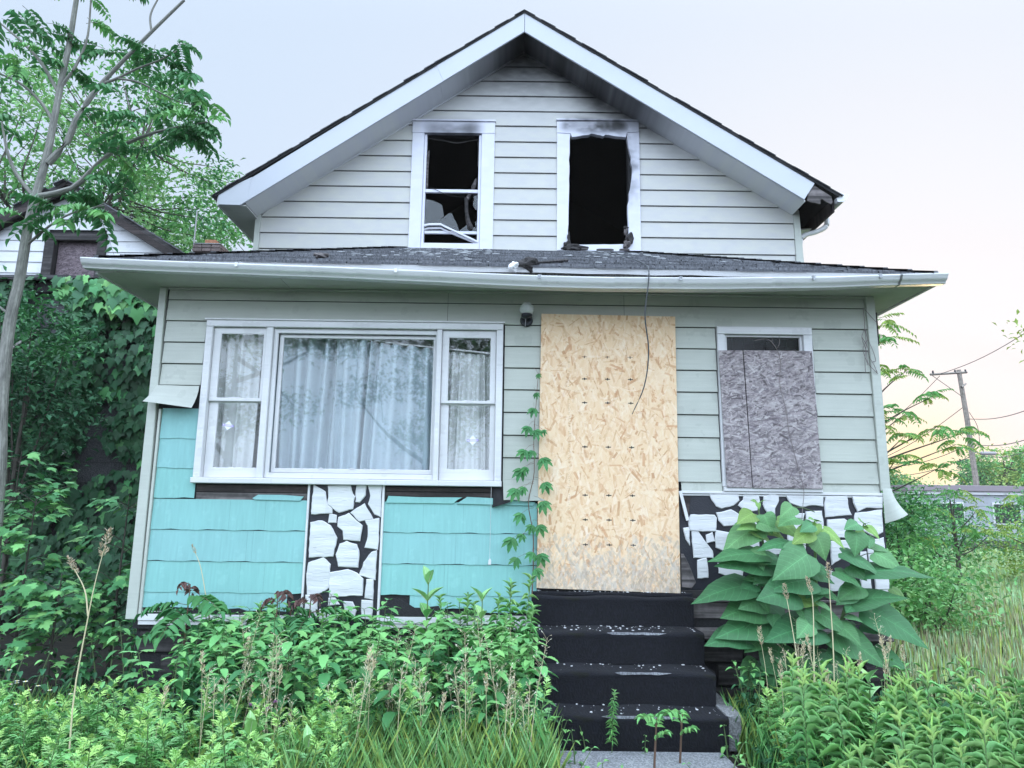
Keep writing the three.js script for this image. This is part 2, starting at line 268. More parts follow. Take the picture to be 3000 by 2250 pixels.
// moulded stone panels, white stones proud of black mortar
function stoneGeo(pts, h, sc = 1.07) {
  const mx = pts.reduce((a, p) => a + p[0], 0) / pts.length, my = pts.reduce((a, p) => a + p[1], 0) / pts.length; pts = pts.map(p => [mx + (p[0] - mx) * sc, my + (p[1] - my) * sc]);
  const o = []; const n = pts.length;
  for (let i = 0; i < n; i++) { const a = pts[i], b = pts[(i + 1) % n], l = Math.hypot(b[0] - a[0], b[1] - a[1]), k = Math.max(1, Math.round(l / 0.035)); for (let j = 0; j < k; j++) { const t = j / k; o.push([lerp(a[0], b[0], t) + R(-0.003, 0.003), lerp(a[1], b[1], t) + R(-0.003, 0.003)]); } }
  return uvShift(slab(o, 0.004, 0.004 + h, 0.006), rnd(), rnd());
}
const STONES_A = [[[-1.719,1.844],[-1.621,1.781],[-1.600,1.684],[-1.556,1.648],[-1.553,1.606],[-1.726,1.597],[-1.729,1.712]],
[[-1.594,1.838],[-1.403,1.844],[-1.398,1.799],[-1.368,1.747],[-1.378,1.650],[-1.491,1.616],[-1.588,1.684],[-1.585,1.766]],
[[-1.352,1.849],[-1.269,1.850],[-1.268,1.763],[-1.318,1.703],[-1.351,1.705],[-1.355,1.792]],
[[-1.249,1.846],[-1.135,1.847],[-1.131,1.587],[-1.185,1.608],[-1.241,1.689],[-1.222,1.756]],
[[-1.276,1.688],[-1.198,1.564],[-1.309,1.537],[-1.388,1.613]],
[[-1.575,1.596],[-1.510,1.589],[-1.511,1.526],[-1.579,1.522]],
[[-1.491,1.567],[-1.403,1.601],[-1.339,1.540],[-1.288,1.503],[-1.301,1.379],[-1.436,1.389],[-1.447,1.457],[-1.490,1.493]],
[[-1.261,1.541],[-1.141,1.564],[-1.141,1.308],[-1.253,1.321],[-1.228,1.416],[-1.235,1.497]],
[[-1.729,1.520],[-1.639,1.536],[-1.562,1.493],[-1.504,1.398],[-1.530,1.245],[-1.726,1.239],[-1.728,1.388]],
[[-1.463,1.340],[-1.412,1.363],[-1.329,1.337],[-1.304,1.291],[-1.307,1.154],[-1.468,1.162],[-1.492,1.260]],
[[-1.192,1.278],[-1.150,1.286],[-1.151,1.055],[-1.286,1.089],[-1.254,1.190]],
[[-1.729,1.177],[-1.606,1.222],[-1.547,1.165],[-1.547,0.986],[-1.582,0.957],[-1.625,0.935],[-1.721,0.926],[-1.738,1.083]],
[[-1.532,1.100],[-1.392,1.128],[-1.317,1.103],[-1.262,1.054],[-1.263,0.925],[-1.528,0.912],[-1.537,1.014]],
[[-1.225,1.047],[-1.163,1.051],[-1.161,0.891],[-1.230,0.904]],
[[-1.735,0.912],[-1.675,0.910],[-1.636,0.871],[-1.635,0.729],[-1.736,0.714]],
[[-1.542,0.893],[-1.483,0.898],[-1.448,0.845],[-1.538,0.829]],
[[-1.408,0.866],[-1.334,0.860],[-1.301,0.804],[-1.312,0.734],[-1.386,0.747]],
[[-1.253,0.876],[-1.165,0.870],[-1.165,0.721],[-1.254,0.734]],
[[-1.610,0.800],[-1.463,0.802],[-1.443,0.718],[-1.604,0.702]]];
const STONES_B = [[[1.756,1.808],[1.985,1.811],[1.988,1.759],[1.940,1.718],[1.845,1.697],[1.805,1.710],[1.761,1.779]],
[[2.049,1.806],[2.166,1.807],[2.174,1.738],[2.148,1.680],[2.060,1.670],[1.998,1.719],[2.041,1.765]],
[[2.224,1.791],[2.277,1.809],[2.341,1.798],[2.343,1.758],[2.307,1.700],[2.303,1.625],[2.251,1.641],[2.215,1.727]],
[[2.429,1.805],[2.722,1.803],[2.717,1.722],[2.630,1.727],[2.547,1.714],[2.461,1.742]],
[[2.769,1.798],[2.939,1.802],[2.944,1.713],[2.963,1.654],[2.758,1.636],[2.756,1.734]],
[[3.003,1.801],[3.243,1.804],[3.236,1.712],[3.108,1.716],[3.035,1.680],[3.011,1.749]],
[[1.580,1.627],[1.767,1.629],[1.787,1.601],[1.774,1.498],[1.571,1.501],[1.559,1.570]],
[[1.808,1.647],[1.926,1.672],[2.017,1.621],[2.003,1.558],[1.862,1.542],[1.823,1.584]],
[[1.507,1.512],[1.557,1.518],[1.555,1.377],[1.522,1.421]],
[[1.582,1.485],[1.634,1.482],[1.684,1.412],[1.744,1.334],[1.748,1.278],[1.592,1.278],[1.585,1.400]],
[[1.703,1.458],[1.756,1.481],[1.770,1.413],[1.706,1.395]],
[[1.791,1.493],[1.929,1.472],[1.979,1.405],[1.970,1.337],[1.888,1.319],[1.791,1.357]],
[[1.620,1.242],[1.696,1.260],[1.705,1.110],[1.621,1.103]],
[[1.804,1.222],[2.003,1.169],[1.982,1.085],[1.812,1.139]],
[[2.585,1.663],[2.714,1.670],[2.719,1.573],[2.720,1.505],[2.582,1.514]],
[[2.767,1.597],[2.902,1.610],[2.957,1.565],[2.903,1.462],[2.764,1.460]],
[[3.022,1.657],[3.236,1.685],[3.229,1.511],[3.159,1.476],[3.003,1.554]],
[[3.103,1.419],[3.238,1.449],[3.235,1.263],[3.107,1.250]],
[[2.032,1.439],[2.149,1.452],[2.154,1.317],[2.061,1.315]],
[[2.188,1.419],[2.344,1.409],[2.350,1.319],[2.210,1.295]],
[[2.074,1.092],[2.130,1.060],[2.128,1.015],[2.042,1.025]],
[[2.585,1.199],[2.712,1.200],[2.706,1.100],[2.591,1.099]],
[[2.998,1.327],[3.079,1.328],[3.078,1.172],[2.985,1.148]],
[[3.017,1.121],[3.098,1.127],[3.101,1.017],[3.020,1.004]],
[[3.144,1.128],[3.254,1.135],[3.244,1.013],[3.140,1.006]],
[[2.380,1.660],[2.555,1.651],[2.524,1.525],[2.385,1.535]],
[[2.417,1.478],[2.557,1.491],[2.548,1.344],[2.408,1.320]],
[[2.784,1.415],[2.970,1.429],[2.965,1.349],[2.783,1.235]],
[[2.219,1.228],[2.449,1.231],[2.426,1.030],[2.232,1.039]],
[[2.756,1.168],[2.948,1.125],[2.940,1.014],[2.757,1.012]],
[[2.486,1.276],[2.564,1.232],[2.554,1.054],[2.472,1.031]],
[[2.075,1.611],[2.186,1.612],[2.163,1.498],[2.058,1.496]],
[[2.036,1.270],[2.174,1.261],[2.169,1.160],[2.044,1.181]]];
const panelA = mesh('stone_panel', bx(-1.755, -1.125, 0.62, 1.853, -0.01, 0.006, 0.001), M.mortar, house);
for (const s of STONES_A) mesh('stone', stoneGeo(s, R(0.018, 0.028)), M.stone, panelA);
for (const [a, b] of [[-1.775, -1.757], [-1.123, -1.103]]) mesh('edge_strip', bx(a, b, 0.62, 1.853, -0.01, 0.024, 0.002), M.white, panelA);
const panelB = mesh('stone_panel', slab([[1.47, 1.0], [3.265, 1.0], [3.265, 1.815], [1.47, 1.815]], -0.012, 0.006), M.mortar, house);
for (const s of STONES_B) mesh('stone', stoneGeo(s, R(0.016, 0.026), 1.12), M.stone, panelB);
mesh('bare_board', slab([[1.475, 1.02], [1.56, 1.01], [1.6, 1.06], [1.55, 1.2], [1.5, 1.3], [1.475, 1.3]], 0.006, 0.02, 0.003), M.oldwood, panelB);
mesh('bare_board', slab([[1.5, 1.62], [1.56, 1.64], [1.58, 1.8], [1.49, 1.8]], 0.006, 0.014, 0.003), M.darkwood, panelB);
mesh('ledge_strip', bx(1.5, 3.27, 1.815, 1.838, -0.01, 0.03, 0.003), M.white, frontWall);
mesh('ledge_strip', bx(1.5, 3.27, 1.797, 1.812, -0.01, 0.018, 0.003), M.white, frontWall);
{ const g = bx(-0.014, 0.014, -0.26, 0, 0.02, 0.032, 0.002); g.rotateZ(rad(13)); g.translate(1.482, 1.835, 0.01); mesh('hanging_trim_strip', g, M.white, frontWall); }

// sill beams and foundation
mesh('sill_beam', bx(1.45, 3.25, 0.93, 0.995, -0.14, 0.012, 0.004), M.charwood, house);
mesh('sill_beam', bx(1.45, 3.25, 0.905, 0.928, -0.14, 0.03, 0.004), M.oldwood, house);
mesh('sill_beam', bx(1.45, 3.25, 0.765, 0.9, -0.14, 0.0, 0.004), M.oldwood, house);
mesh('sill_beam', bx(1.45, 3.25, 0.6, 0.69, -0.1, 0.05, 0.01), M.oldwood, house);
mesh('foundation_wall', merged([bx(PX0 + 0.03, 1.45, 0, 0.65, -0.3, -0.06), bx(1.45, PX1 - 0.03, 0, 0.58, -0.3, -0.09)]), M.tar, house);
for (let k = 0; k < 7; k++) for (let r = 0; r < 3; r++) mesh('foundation_block', bx(-3.15 + k * 0.46 + (r % 2) * 0.2, -3.15 + k * 0.46 + 0.44 + (r % 2) * 0.2, 0.02 + r * 0.2, 0.2 + r * 0.2, -0.08, -0.035 + R(-0.006, 0.006), 0.008), M.charwood, house);
for (let k = 0; k < 4; k++) for (let r = 0; r < 3; r++) mesh('foundation_block', bx(1.6 + k * 0.42 + (r % 2) * 0.18, 1.6 + k * 0.42 + 0.4 + (r % 2) * 0.18 - (k === 3 ? 0.2 : 0), 0.02 + r * 0.19, 0.19 + r * 0.19, -0.1, -0.05 + R(-0.008, 0.008), 0.008), M.charwood, house);

// side walls of the porch and of the house behind it, lapped too
{ // boards run along z: turn puts local x on -z (dir > 0) or +z
  const mk = (x, dir, z0, z1, y0, y1, mat) => {
    const w = mesh('side_wall', bx(dir > 0 ? x - 0.12 : x, dir > 0 ? x : x + 0.12, y0, y1, z0, z1, 0), M.tar, house);
    for (let y = y1; y > y0 + 0.02; y -= 0.203) { const g = lap(-z1, -z0, Math.max(y0, y - 0.203), -z1, -z0, y + 0.003, 0.003, { segs: 4 }); if (dir > 0) { g.rotateY(Math.PI / 2); g.translate(x, 0, 0); } else { g.translate(z1 + z0, 0, 0); g.rotateY(-Math.PI / 2); g.translate(x, 0, 0); } mesh('siding_board', g, pick(mat), w); }
  };
  mk(PX0 + 0.01, -1, -1.9, -0.145, 0.62, SOF, M.siding); mk(PX1 - 0.01, 1, -1.9, -0.145, 0.62, SOF, M.siding);
  mk(-3.08, -1, -9, -1.95, 0.4, 5.1, M.siding); mk(3.42, 1, -9, -1.95, 0.4, 5.25, M.siding);
  mesh('back_wall', slab([[-3.08, 0.4], [3.42, 0.4], [3.42, 5.2], [0.12, 7.3], [-3.08, 5.1]], -9.1, -9.01), M.siding[0], house);
}
// rooms: charred attic, porch room and its floor
mesh('attic_floor', bx(-3, 3.3, 4.42, 4.5, -8.9, -1.9, 0), M.room, house);
mesh('attic_lining', merged([bx(-2.95, -2.9, 4.5, 5.3, -8.9, -1.95, 0), bx(3.2, 3.25, 4.5, 5.3, -8.9, -1.95, 0), bx(-3, 3.3, 4.5, 7.2, -5.4, -5.3, 0)]), M.room, house);
mesh('porch_floor', bx(PX0 + 0.1, PX1 - 0.1, 0.88, 0.96, -1.85, -0.15, 0), M.darkwood, house);
mesh('inner_wall', bx(PX0 + 0.1, PX1 - 0.1, 0.96, SOF + 0.1, -1.9, -1.82, 0), M.soffit, house);
mesh('porch_ceiling', bx(PX0 + 0.05, PX1 - 0.05, SOF - 0.02, SOF + 0.02, -1.9, -0.15, 0), M.soffit, house);

// ---------------------------------------------------------------- picture window on the porch
const ring = (x0, x1, y0, y1, a0, a1, b0, b1, z0, z1, bv = 0.003) => slab(rect(x0, x1, y0, y1), z0, z1, bv, [rect(a0, a1, b0, b1).reverse()]);
const pw = part('picture_window', house);
mesh('casing', bx(-2.785, -0.085, 3.262, 3.32, -0.03, 0.046, 0.004), M.white, pw);
mesh('casing', bx(-2.785, -2.722, 1.9, 3.26, -0.03, 0.044, 0.004), M.white, pw);
mesh('casing', bx(-0.146, -0.085, 1.9, 3.26, -0.03, 0.044, 0.004), M.white, pw);
mesh('sill', bx(-2.795, -0.08, 1.85, 1.898, -0.05, 0.066, 0.006), M.white, pw);
mesh('mullion', bx(-2.236, -2.176, 1.9, 3.26, -0.05, 0.04, 0.004), M.white, pw);
mesh('mullion', bx(-0.686, -0.64, 1.9, 3.26, -0.05, 0.04, 0.004), M.white, pw);
mesh('drip_cap', bx(-2.80, -0.07, 3.322, 3.336, 0.0, 0.056, 0.002), M.white, pw);
const sash = (x0, x1, y0, y1, a0, a1, b0, b1, z) => mesh('sash', ring(x0, x1, y0, y1, a0, a1, b0, b1, z - 0.024, z, 0.004), M.white, pw);
sash(-2.72, -2.238, 2.58, 3.258, -2.65, -2.268, 2.612, 3.2, 0.012); sash(-2.72, -2.238, 1.902, 2.60, -2.64, -2.255, 1.99, 2.572, -0.016);
sash(-2.174, -0.688, 1.902, 3.258, -2.135, -0.70, 1.95, 3.215, 0.008); sash(-2.133, -0.702, 1.952, 3.213, -2.095, -0.722, 1.992, 3.18, -0.03);
sash(-0.638, -0.148, 2.585, 3.258, -0.576, -0.2, 2.612, 3.19, 0.012); sash(-0.638, -0.148, 1.902, 2.605, -0.566, -0.196, 2.0, 2.572, -0.016);
const pane = (x0, x1, y0, y1, z, m = M.glass) => mesh('pane', sheet(1, 1, (u, v) => [lerp(x0, x1, u), lerp(y0, y1, v), z]), m, pw);
pane(-2.66, -2.26, 2.605, 3.205, 0.0); pane(-2.65, -2.25, 1.985, 2.578, -0.03); pane(-2.1, -0.717, 1.987, 3.185, -0.042); pane(-0.58, -0.195, 2.606, 3.195, 0.0); pane(-0.57, -0.19, 1.995, 2.578, -0.03);
// peeling putty along the panes
for (let k = 0; k < 40; k++) { const e = pick([[-2.64, -2.26, 1.99], [-2.09, -0.73, 1.994], [-0.565, -0.2, 2.002], [-2.65, -2.27, 2.615], [-0.575, -0.2, 2.615], [-2.65, -2.27, 3.197]]), x = R(e[0], e[1]), w = R(0.01, 0.05); mesh('putty_chip', slab([[x, e[2] - 0.004], [x + w, e[2] - 0.003], [x + w * 0.8, e[2] + R(0.001, 0.006)], [x + w * 0.2, e[2] + R(0.001, 0.008)]], -0.004, 0.001), M.white, pw).position.z = e[2] < 2.1 ? -0.024 : 0.006; }
// alarm stickers on the glass: white diamond, violet framed band
const tBand = canvasTex(256, 48, (c, w, h) => { c.fillStyle = '#4a3a9c'; c.fillRect(0, 0, w, h); c.fillStyle = '#c3b6f6'; c.fillRect(6, 6, w - 12, h - 12); c.fillStyle = '#4a3a9c'; c.fillRect(44, 0, 5, h); c.fillStyle = '#f4f2ff'; c.fillRect(14, 11, 24, 26); for (let i = 0; i < 9; i++) c.fillRect(58 + i * 20, 14, 14, 5 + (i * 7) % 15); });
for (const [x, y, tilt, z] of [[-2.54, 2.365, -8, -0.028], [-0.345, 2.26, 2, -0.028]]) {
  const d = slab([[0, -0.043], [0.043, 0], [0, 0.043], [-0.043, 0]], 0, 0.0006); d.rotateZ(rad(tilt)); d.translate(x, y, z); mesh('sticker', d, std({ color: lin(0.86, 0.87, 0.88), roughness: 0.5 }), pw);
  const b = new THREE.PlaneGeometry(0.104, 0.018); b.rotateZ(rad(tilt)); b.translate(x, y, z + 0.001); mesh('sticker_band', b, std({ map: tBand, roughness: 0.5 }), pw);
}
// curtains behind the glass
const mCurtain = new THREE.MeshPhysicalMaterial({ color: lin(0.44, 0.54, 0.60), roughness: 0.9, map: tMottle, transmission: 0.1, thickness: 0, side: THREE.DoubleSide });
const mCurtainW = new THREE.MeshPhysicalMaterial({ color: lin(0.72, 0.74, 0.74), roughness: 0.9, map: tMottle, transmission: 0.1, thickness: 0, side: THREE.DoubleSide });
function curtain(x0, x1, yTop0, yTop1, yBot, z, folds, amp, lean, ph) {
  const fr = []; let a = 0; for (let i = 0; i <= folds; i++) { fr.push(a); a += R(0.4, 1.6); }
  const pos = t => { const k = t * (folds) , i = Math.min(folds - 1, Math.floor(k)); return lerp(fr[i], fr[i + 1], k - i) / a; };
  return sheet(folds * 14, 10, (u, v) => {
    const y = lerp(yBot, lerp(yTop0, yTop1, u), v), k = u * folds, w = Math.sin(k * 2 * Math.PI + ph + 0.5 * Math.sin(k * 1.7)), a2 = amp * (0.45 + 0.75 * Math.abs(Math.sin(k * 0.9 + ph)));
    return [lerp(x0, x1, lerp(u, pos(u), 0.8)) + lean * (1 - v) * Math.sin(u * 5 + ph), y, z + a2 * Math.sign(w) * Math.pow(Math.abs(w), 0.7) * (0.75 + 0.25 * v), u * 2, v * 1.5];
  });
}
solo('curtain', curtain(-2.72, -2.2, 3.3, 3.3, 1.75, -0.13, 4, 0.025, 0.02, 0.4), mCurtainW, 'white gathered curtain behind the narrow sash beside the corner post', 'curtain');
solo('curtain', curtain(-2.25, -1.28, 3.3, 3.22, 1.75, -0.18, 6, 0.06, 0.05, 1.2), mCurtain, 'blue grey pleated curtain filling the near half of the large pane beside white sash', 'curtain', 'curtains across the large pane');
solo('curtain', curtain(-1.62, -0.58, 3.21, 3.10, 1.75, -0.12, 8, 0.05, 0.06, 2.5), mCurtain, 'blue grey pleated curtain hanging from the sagging rod in the large pane', 'curtain', 'curtains across the large pane');
solo('curtain', curtain(-0.6, -0.1, 3.09, 3.05, 1.75, -0.13, 6, 0.026, 0.03, 3.7), mCurtainW, 'off white pleated curtain behind the narrow sash nearest the boarded door', 'curtain');
solo('curtain_rod', limb([[-1.5, 3.215, -0.11, 0.008], [-1.0, 3.15, -0.11, 0.008], [-0.1, 3.06, -0.085, 0.008]], 6), M.white, 'thin white curtain rod sagging behind the picture window', 'curtain rod');

// ---------------------------------------------------------------- small window by the corner, boarded
const sw = part('small_window', house);
mesh('casing', bx(1.86, 2.725, 3.255, 3.325, -0.03, 0.036, 0.004), M.white, sw);
mesh('casing', bx(1.86, 1.93, 1.88, 3.253, -0.03, 0.034, 0.004), M.white, sw);
mesh('casing', bx(2.645, 2.725, 1.88, 3.253, -0.03, 0.034, 0.004), M.white, sw);
mesh('sill', bx(1.865, 2.73, 1.838, 1.878, -0.03, 0.044, 0.004), M.white, sw);
mesh('sash', ring(1.932, 2.643, 1.9, 3.253, 1.955, 2.62, 1.95, 3.235, -0.03, 0.004, 0.003), M.white, sw);
for (let k = 0; k < 7; k++) mesh('inner_plank', bx(1.94 + k * 0.1, 2.036 + k * 0.1, 1.9, 3.25, -0.13, -0.10 + R(0, 0.008), 0.003), std({ color: lin(0.035, 0.024, 0.03), map: tWood, roughness: 0.9 }), sw);
mesh('pane', sheet(1, 1, (u, v) => [lerp(1.955, 2.62, u), lerp(1.95, 3.235, v), -0.02]), M.dirtyGlass, sw);
// weathered strand board over it, in two pieces
function osb(w, h, sx, sy, base, cols, n, stain) {
  return canvasTex(w, h, (c) => {
    c.fillStyle = base; c.fillRect(0, 0, w, h);
    for (let i = 0; i < n; i++) {
      const x = rnd() * w, y = rnd() * h, L = R(0.03, 0.13) * sy, B = R(0.006, 0.03) * sy; c.save(); c.translate(x, y); c.rotate(R(-1, 1) * (rnd() < 0.6 ? 0.55 : 1.6) + sx); c.globalAlpha = R(0.25, 0.75); c.fillStyle = pick(cols);
      c.beginPath(); c.moveTo(-B / 2, -L / 2); c.lineTo(B / 2 * R(0.3, 1), -L / 2 + R(-0.1, 0.1) * L); c.lineTo(B / 2, L / 2 * R(0.7, 1)); c.lineTo(-B / 2 * R(0.5, 1), L / 2); c.closePath(); c.fill();
      if (rnd() < 0.13) { c.globalAlpha = R(0.15, 0.5); c.strokeStyle = cols[cols.length - 1]; c.lineWidth = R(0.6, 1.8); c.beginPath(); c.moveTo(B / 2, -L / 2); c.lineTo(B / 2, L / 2); c.stroke(); }
      c.restore();
    }
    c.globalAlpha = 1; if (stain) stain(c);
  });
}
const tOsb = osb(1024, 2048, 0, 840, '#efd5b2', ['#f3dec0', '#efd6b4', '#e8caa6', '#f8e9d4', '#eacda8', '#f2dcbc', '#e0bd98', '#f6e5cc', '#cf9f78', '#efd8b8', '#f4e2c8', '#eed4b2', '#c2946c'], 5200, c => {
  // printed cross marks, nail rows and the greyed bottom of the sheet (splash staining)
  c.fillStyle = '#2c2a2c';
  for (const y of [0.163, 0.245, 0.333, 0.494, 0.666, 0.752, 0.838]) for (const x of [0.335, 0.5, 0.665]) { const X = x * 1024, Y = y * 2048; c.globalAlpha = y < 0.2 ? 0.6 : 0.85; c.fillRect(X - 19, Y - 3, 38, y < 0.2 ? 3 : 7); c.fillRect(X - 4, Y - 9, 8, 18); }
  c.fillStyle = '#5a4030'; for (let i = 0; i < 90; i++) { c.globalAlpha = R(0.2, 0.6); c.fillRect(224 + R(-6, 6), 280 + i * 14 + R(-4, 4), R(4, 16), 2); }
  for (let i = 0; i < 1500; i++) { const t = Math.pow(rnd(), 0.55), y = 2048 * (0.79 + 0.21 * t); c.globalAlpha = R(0.1, 0.45); c.fillStyle = pick(['#c9c4bd', '#bdb3a8', '#d9d4cc', '#a89a8c']); c.save(); c.translate(rnd() * 1024, y); c.rotate(R(-0.8, 0.8)); c.fillRect(0, 0, R(6, 22), R(20, 70)); c.restore(); }
});
const tOsbGrey = osb(1024, 1536, 1.45, 900, '#8d868c', ['#a39da3', '#868087', '#b2adb3', '#76707a', '#9a939a', '#c0bcc2', '#6d666e', '#a59fa5', '#4d474c'], 9000, c => {
  for (let i = 0; i < 260; i++) { c.globalAlpha = R(0.05, 0.2); c.fillStyle = pick(['#5c4a4c', '#c9c4cf', '#4e4652']); c.save(); c.translate(rnd() * 1024, rnd() * 1536); c.rotate(R(1.1, 1.9)); c.fillRect(0, 0, R(2, 7), R(30, 160)); c.restore(); }
  c.globalAlpha = 0.45; c.fillStyle = '#2e2a30'; c.font = '44px monospace'; c.fillText('8', 775, 180); c.fillText('E', 735, 210);
});
const fit = (g, x0, x1, y0, y1) => uvXY(g, x => (x - x0) / (x1 - x0), (x, y) => (y - y0) / (y1 - y0));
M.osb = std({ color: lin(0.92, 0.85, 0.80), map: tOsb, bumpMap: tOsb, bumpScale: 0.002, roughness: 0.75 });
M.osbGrey = std({ color: lin(1.0, 0.95, 0.88), map: tOsbGrey, bumpMap: tOsbGrey, bumpScale: 0.003, roughness: 0.85 });
solo('window_board', fit(slab([[1.86, 3.095], [2.078, 3.098], [2.108, 1.87], [1.888, 1.872]].reverse(), 0.046, 0.058, 0.002), 1.86, 2.72, 1.86, 3.1), M.osbGrey, 'narrow strip of weathered grey strand board on the small window, door side', 'board');
solo('window_board', fit(slab([[2.086, 3.098], [2.703, 3.10], [2.722, 1.868], [2.114, 1.868]].reverse(), 0.046, 0.06, 0.002), 1.86, 2.72, 1.86, 3.1), M.osbGrey, 'wide weathered grey strand board covering most of the small window', 'board');
solo('door_board', fit(slab([[0.232, 1.0], [1.46, 0.972], [1.482, 3.41], [0.26, 3.42]], 0.026, 0.04, 0.001), 0.232, 1.482, 0.97, 3.42), M.osb, 'tall fresh tan strand board sheet covering the front door', 'board');
mesh('door', bx(0.38, 1.36, 0.98, 3.05, -0.1, -0.06), M.darkwood, house);

// ---------------------------------------------------------------- gable wall, plane z = -1.75
const GZ = -1.75;
const gw = mesh('gable_wall', slab([[-3.08, 4.3], [3.41, 4.3], [3.41, 5.24], [0.095, 7.31], [-3.08, 5.11]], GZ - 0.14, GZ - 0.012, 0, [rect(-1.12, -0.40, 4.75, 6.22).reverse(), rect(0.66, 1.39, 4.75, 6.25).reverse()]), M.char, house);
const GY = [7.335, 7.13, 6.93, 6.725, 6.52, 6.32, 6.11, 5.905, 5.70, 5.50, 5.295, 5.09, 4.89, 4.69, 4.45];
const gxl = y => Math.max(-3.05, 0.095 - (7.34 - y) / 0.69), gxr = y => Math.min(3.37, 0.095 + (7.34 - y) / 0.626);
for (let i = 0; i < GY.length - 1; i++) {
  const yb = GY[i + 1], yt = GY[i] - (i ? 0.008 : 0), cuts = i >= 5 && i < 13 ? [[null, -1.262], [-0.254, 0.514], [1.52, null]] : [[null, null]];
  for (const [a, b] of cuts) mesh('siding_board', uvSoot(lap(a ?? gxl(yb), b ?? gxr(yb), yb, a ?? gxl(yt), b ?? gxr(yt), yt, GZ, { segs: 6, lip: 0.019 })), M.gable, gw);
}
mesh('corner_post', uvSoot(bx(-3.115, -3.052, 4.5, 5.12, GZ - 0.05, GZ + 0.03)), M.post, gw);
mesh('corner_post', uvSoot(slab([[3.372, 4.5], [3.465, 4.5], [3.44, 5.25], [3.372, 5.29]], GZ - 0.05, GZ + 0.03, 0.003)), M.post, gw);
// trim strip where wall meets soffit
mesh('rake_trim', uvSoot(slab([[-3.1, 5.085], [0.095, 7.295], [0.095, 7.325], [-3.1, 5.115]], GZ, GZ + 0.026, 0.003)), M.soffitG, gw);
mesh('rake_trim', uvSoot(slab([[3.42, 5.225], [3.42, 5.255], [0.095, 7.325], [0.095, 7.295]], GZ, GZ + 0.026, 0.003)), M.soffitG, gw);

function ragged(x0, y0, x1, y1, n, a) { const o = []; for (let i = 0; i <= n; i++) { const t = i / n; o.push([lerp(x0, x1, t) + R(-a, a), lerp(y0, y1, t) + R(-a, a) * 0.5]); } return o; }
// left burnt window
const wl = part('attic_window', house);
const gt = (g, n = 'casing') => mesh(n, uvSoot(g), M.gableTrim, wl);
gt(bx(-1.268, -0.25, 6.205, 6.355, GZ - 0.03, GZ + 0.034, 0.003)); gt(bx(-1.275, -0.243, 6.357, 6.378, GZ - 0.01, GZ + 0.05, 0.002), 'drip_cap');
gt(bx(-1.264, -1.118, 4.70, 6.203, GZ - 0.03, GZ + 0.032, 0.003)); gt(bx(-0.412, -0.252, 4.70, 6.203, GZ - 0.03, GZ + 0.032, 0.003));
gt(bx(-1.116, -0.414, 4.70, 4.775, GZ - 0.06, GZ + 0.036, 0.004), 'sill');
gt(bx(-1.116, -1.085, 4.776, 6.19, GZ - 0.06, GZ + 0.012, 0.003), 'track'); gt(bx(-0.445, -0.414, 4.776, 6.19, GZ - 0.06, GZ + 0.012, 0.003), 'track');
gt(bx(-1.084, -0.446, 5.432, 5.474, GZ - 0.03, GZ + 0.008, 0.003), 'meeting_rail');
gt(bx(-1.084, -0.446, 4.915, 4.95, GZ - 0.05, GZ - 0.02, 0.003), 'bottom_rail');
for (const s of [[[-1.08, 5.36], [-0.98, 5.34], [-0.88, 5.29], [-0.85, 5.14], [-0.93, 5.06], [-0.80, 5.18], [-0.76, 5.18], [-0.69, 5.04], [-0.66, 4.95], [-1.08, 4.95]], [[-0.45, 5.43], [-0.49, 5.43], [-0.505, 5.29], [-0.47, 5.23], [-0.45, 5.22]], [[-0.45, 5.1], [-0.475, 5.06], [-0.46, 5.0], [-0.58, 5.03], [-0.66, 4.96], [-0.45, 4.95]]]) mesh('glass_shard', slab(s, GZ - 0.034, GZ - 0.031), M.shard, wl);
// bent aluminium sash across the bottom
for (const dy of [0, -0.035]) { const path = [[-1.085, 5.0 + dy], [-1.03, 5.015 + dy], [-0.885, 5.02 + dy], [-0.84, 4.995 + dy], [-0.43, 4.80 + dy * 0.3]]; for (let i = 0; i < 4; i++) { const [x0, y0] = path[i], [x1, y1] = path[i + 1]; mesh('bent_sash_bar', slab([[x0, y0 - 0.012], [x1, y1 - 0.012], [x1, y1 + 0.012], [x0, y0 + 0.012]], GZ + 0.0 + dy, GZ + 0.024 + dy, 0.002), M.gableTrim, wl); } }
// charred and split wood left hanging in the frame
mesh('charred_stud', limb([[-0.47, 5.63, GZ - 0.03, 0.012], [-0.5, 5.52, GZ - 0.02, 0.03], [-0.555, 5.4, GZ - 0.02, 0.028], [-0.58, 5.36, GZ - 0.02, 0.02]], 5), M.oldwood, wl);
mesh('charred_stud', limb([[-0.585, 5.37, GZ - 0.02, 0.026], [-0.58, 5.2, GZ - 0.02, 0.024], [-0.555, 5.07, GZ - 0.02, 0.03], [-0.53, 5.0, GZ - 0.02, 0.04], [-0.52, 4.97, GZ - 0.02, 0.015]], 6), M.charwood, wl);
mesh('charred_stud', limb([[-1.06, 6.0, GZ - 0.03, 0.008], [-1.075, 5.9, GZ - 0.03, 0.022], [-1.08, 5.7, GZ - 0.03, 0.02], [-1.07, 5.5, GZ - 0.03, 0.012]], 5), M.oldwood, wl);
mesh('charred_stud', limb([[-0.45, 6.12, GZ - 0.03, 0.018], [-0.44, 6.0, GZ - 0.03, 0.02], [-0.455, 5.8, GZ - 0.03, 0.01]], 5), M.charwood, wl);
mesh('hanging_wire', limb(smoothPath([[-1.07, 6.155, GZ - 0.02, 0.004], [-0.9, 6.13, GZ - 0.02, 0.006], [-0.72, 6.095, GZ - 0.02, 0.009], [-0.55, 6.13, GZ - 0.02, 0.005], [-0.43, 6.15, GZ - 0.02, 0.004]], 10), 5), M.charwood, wl);
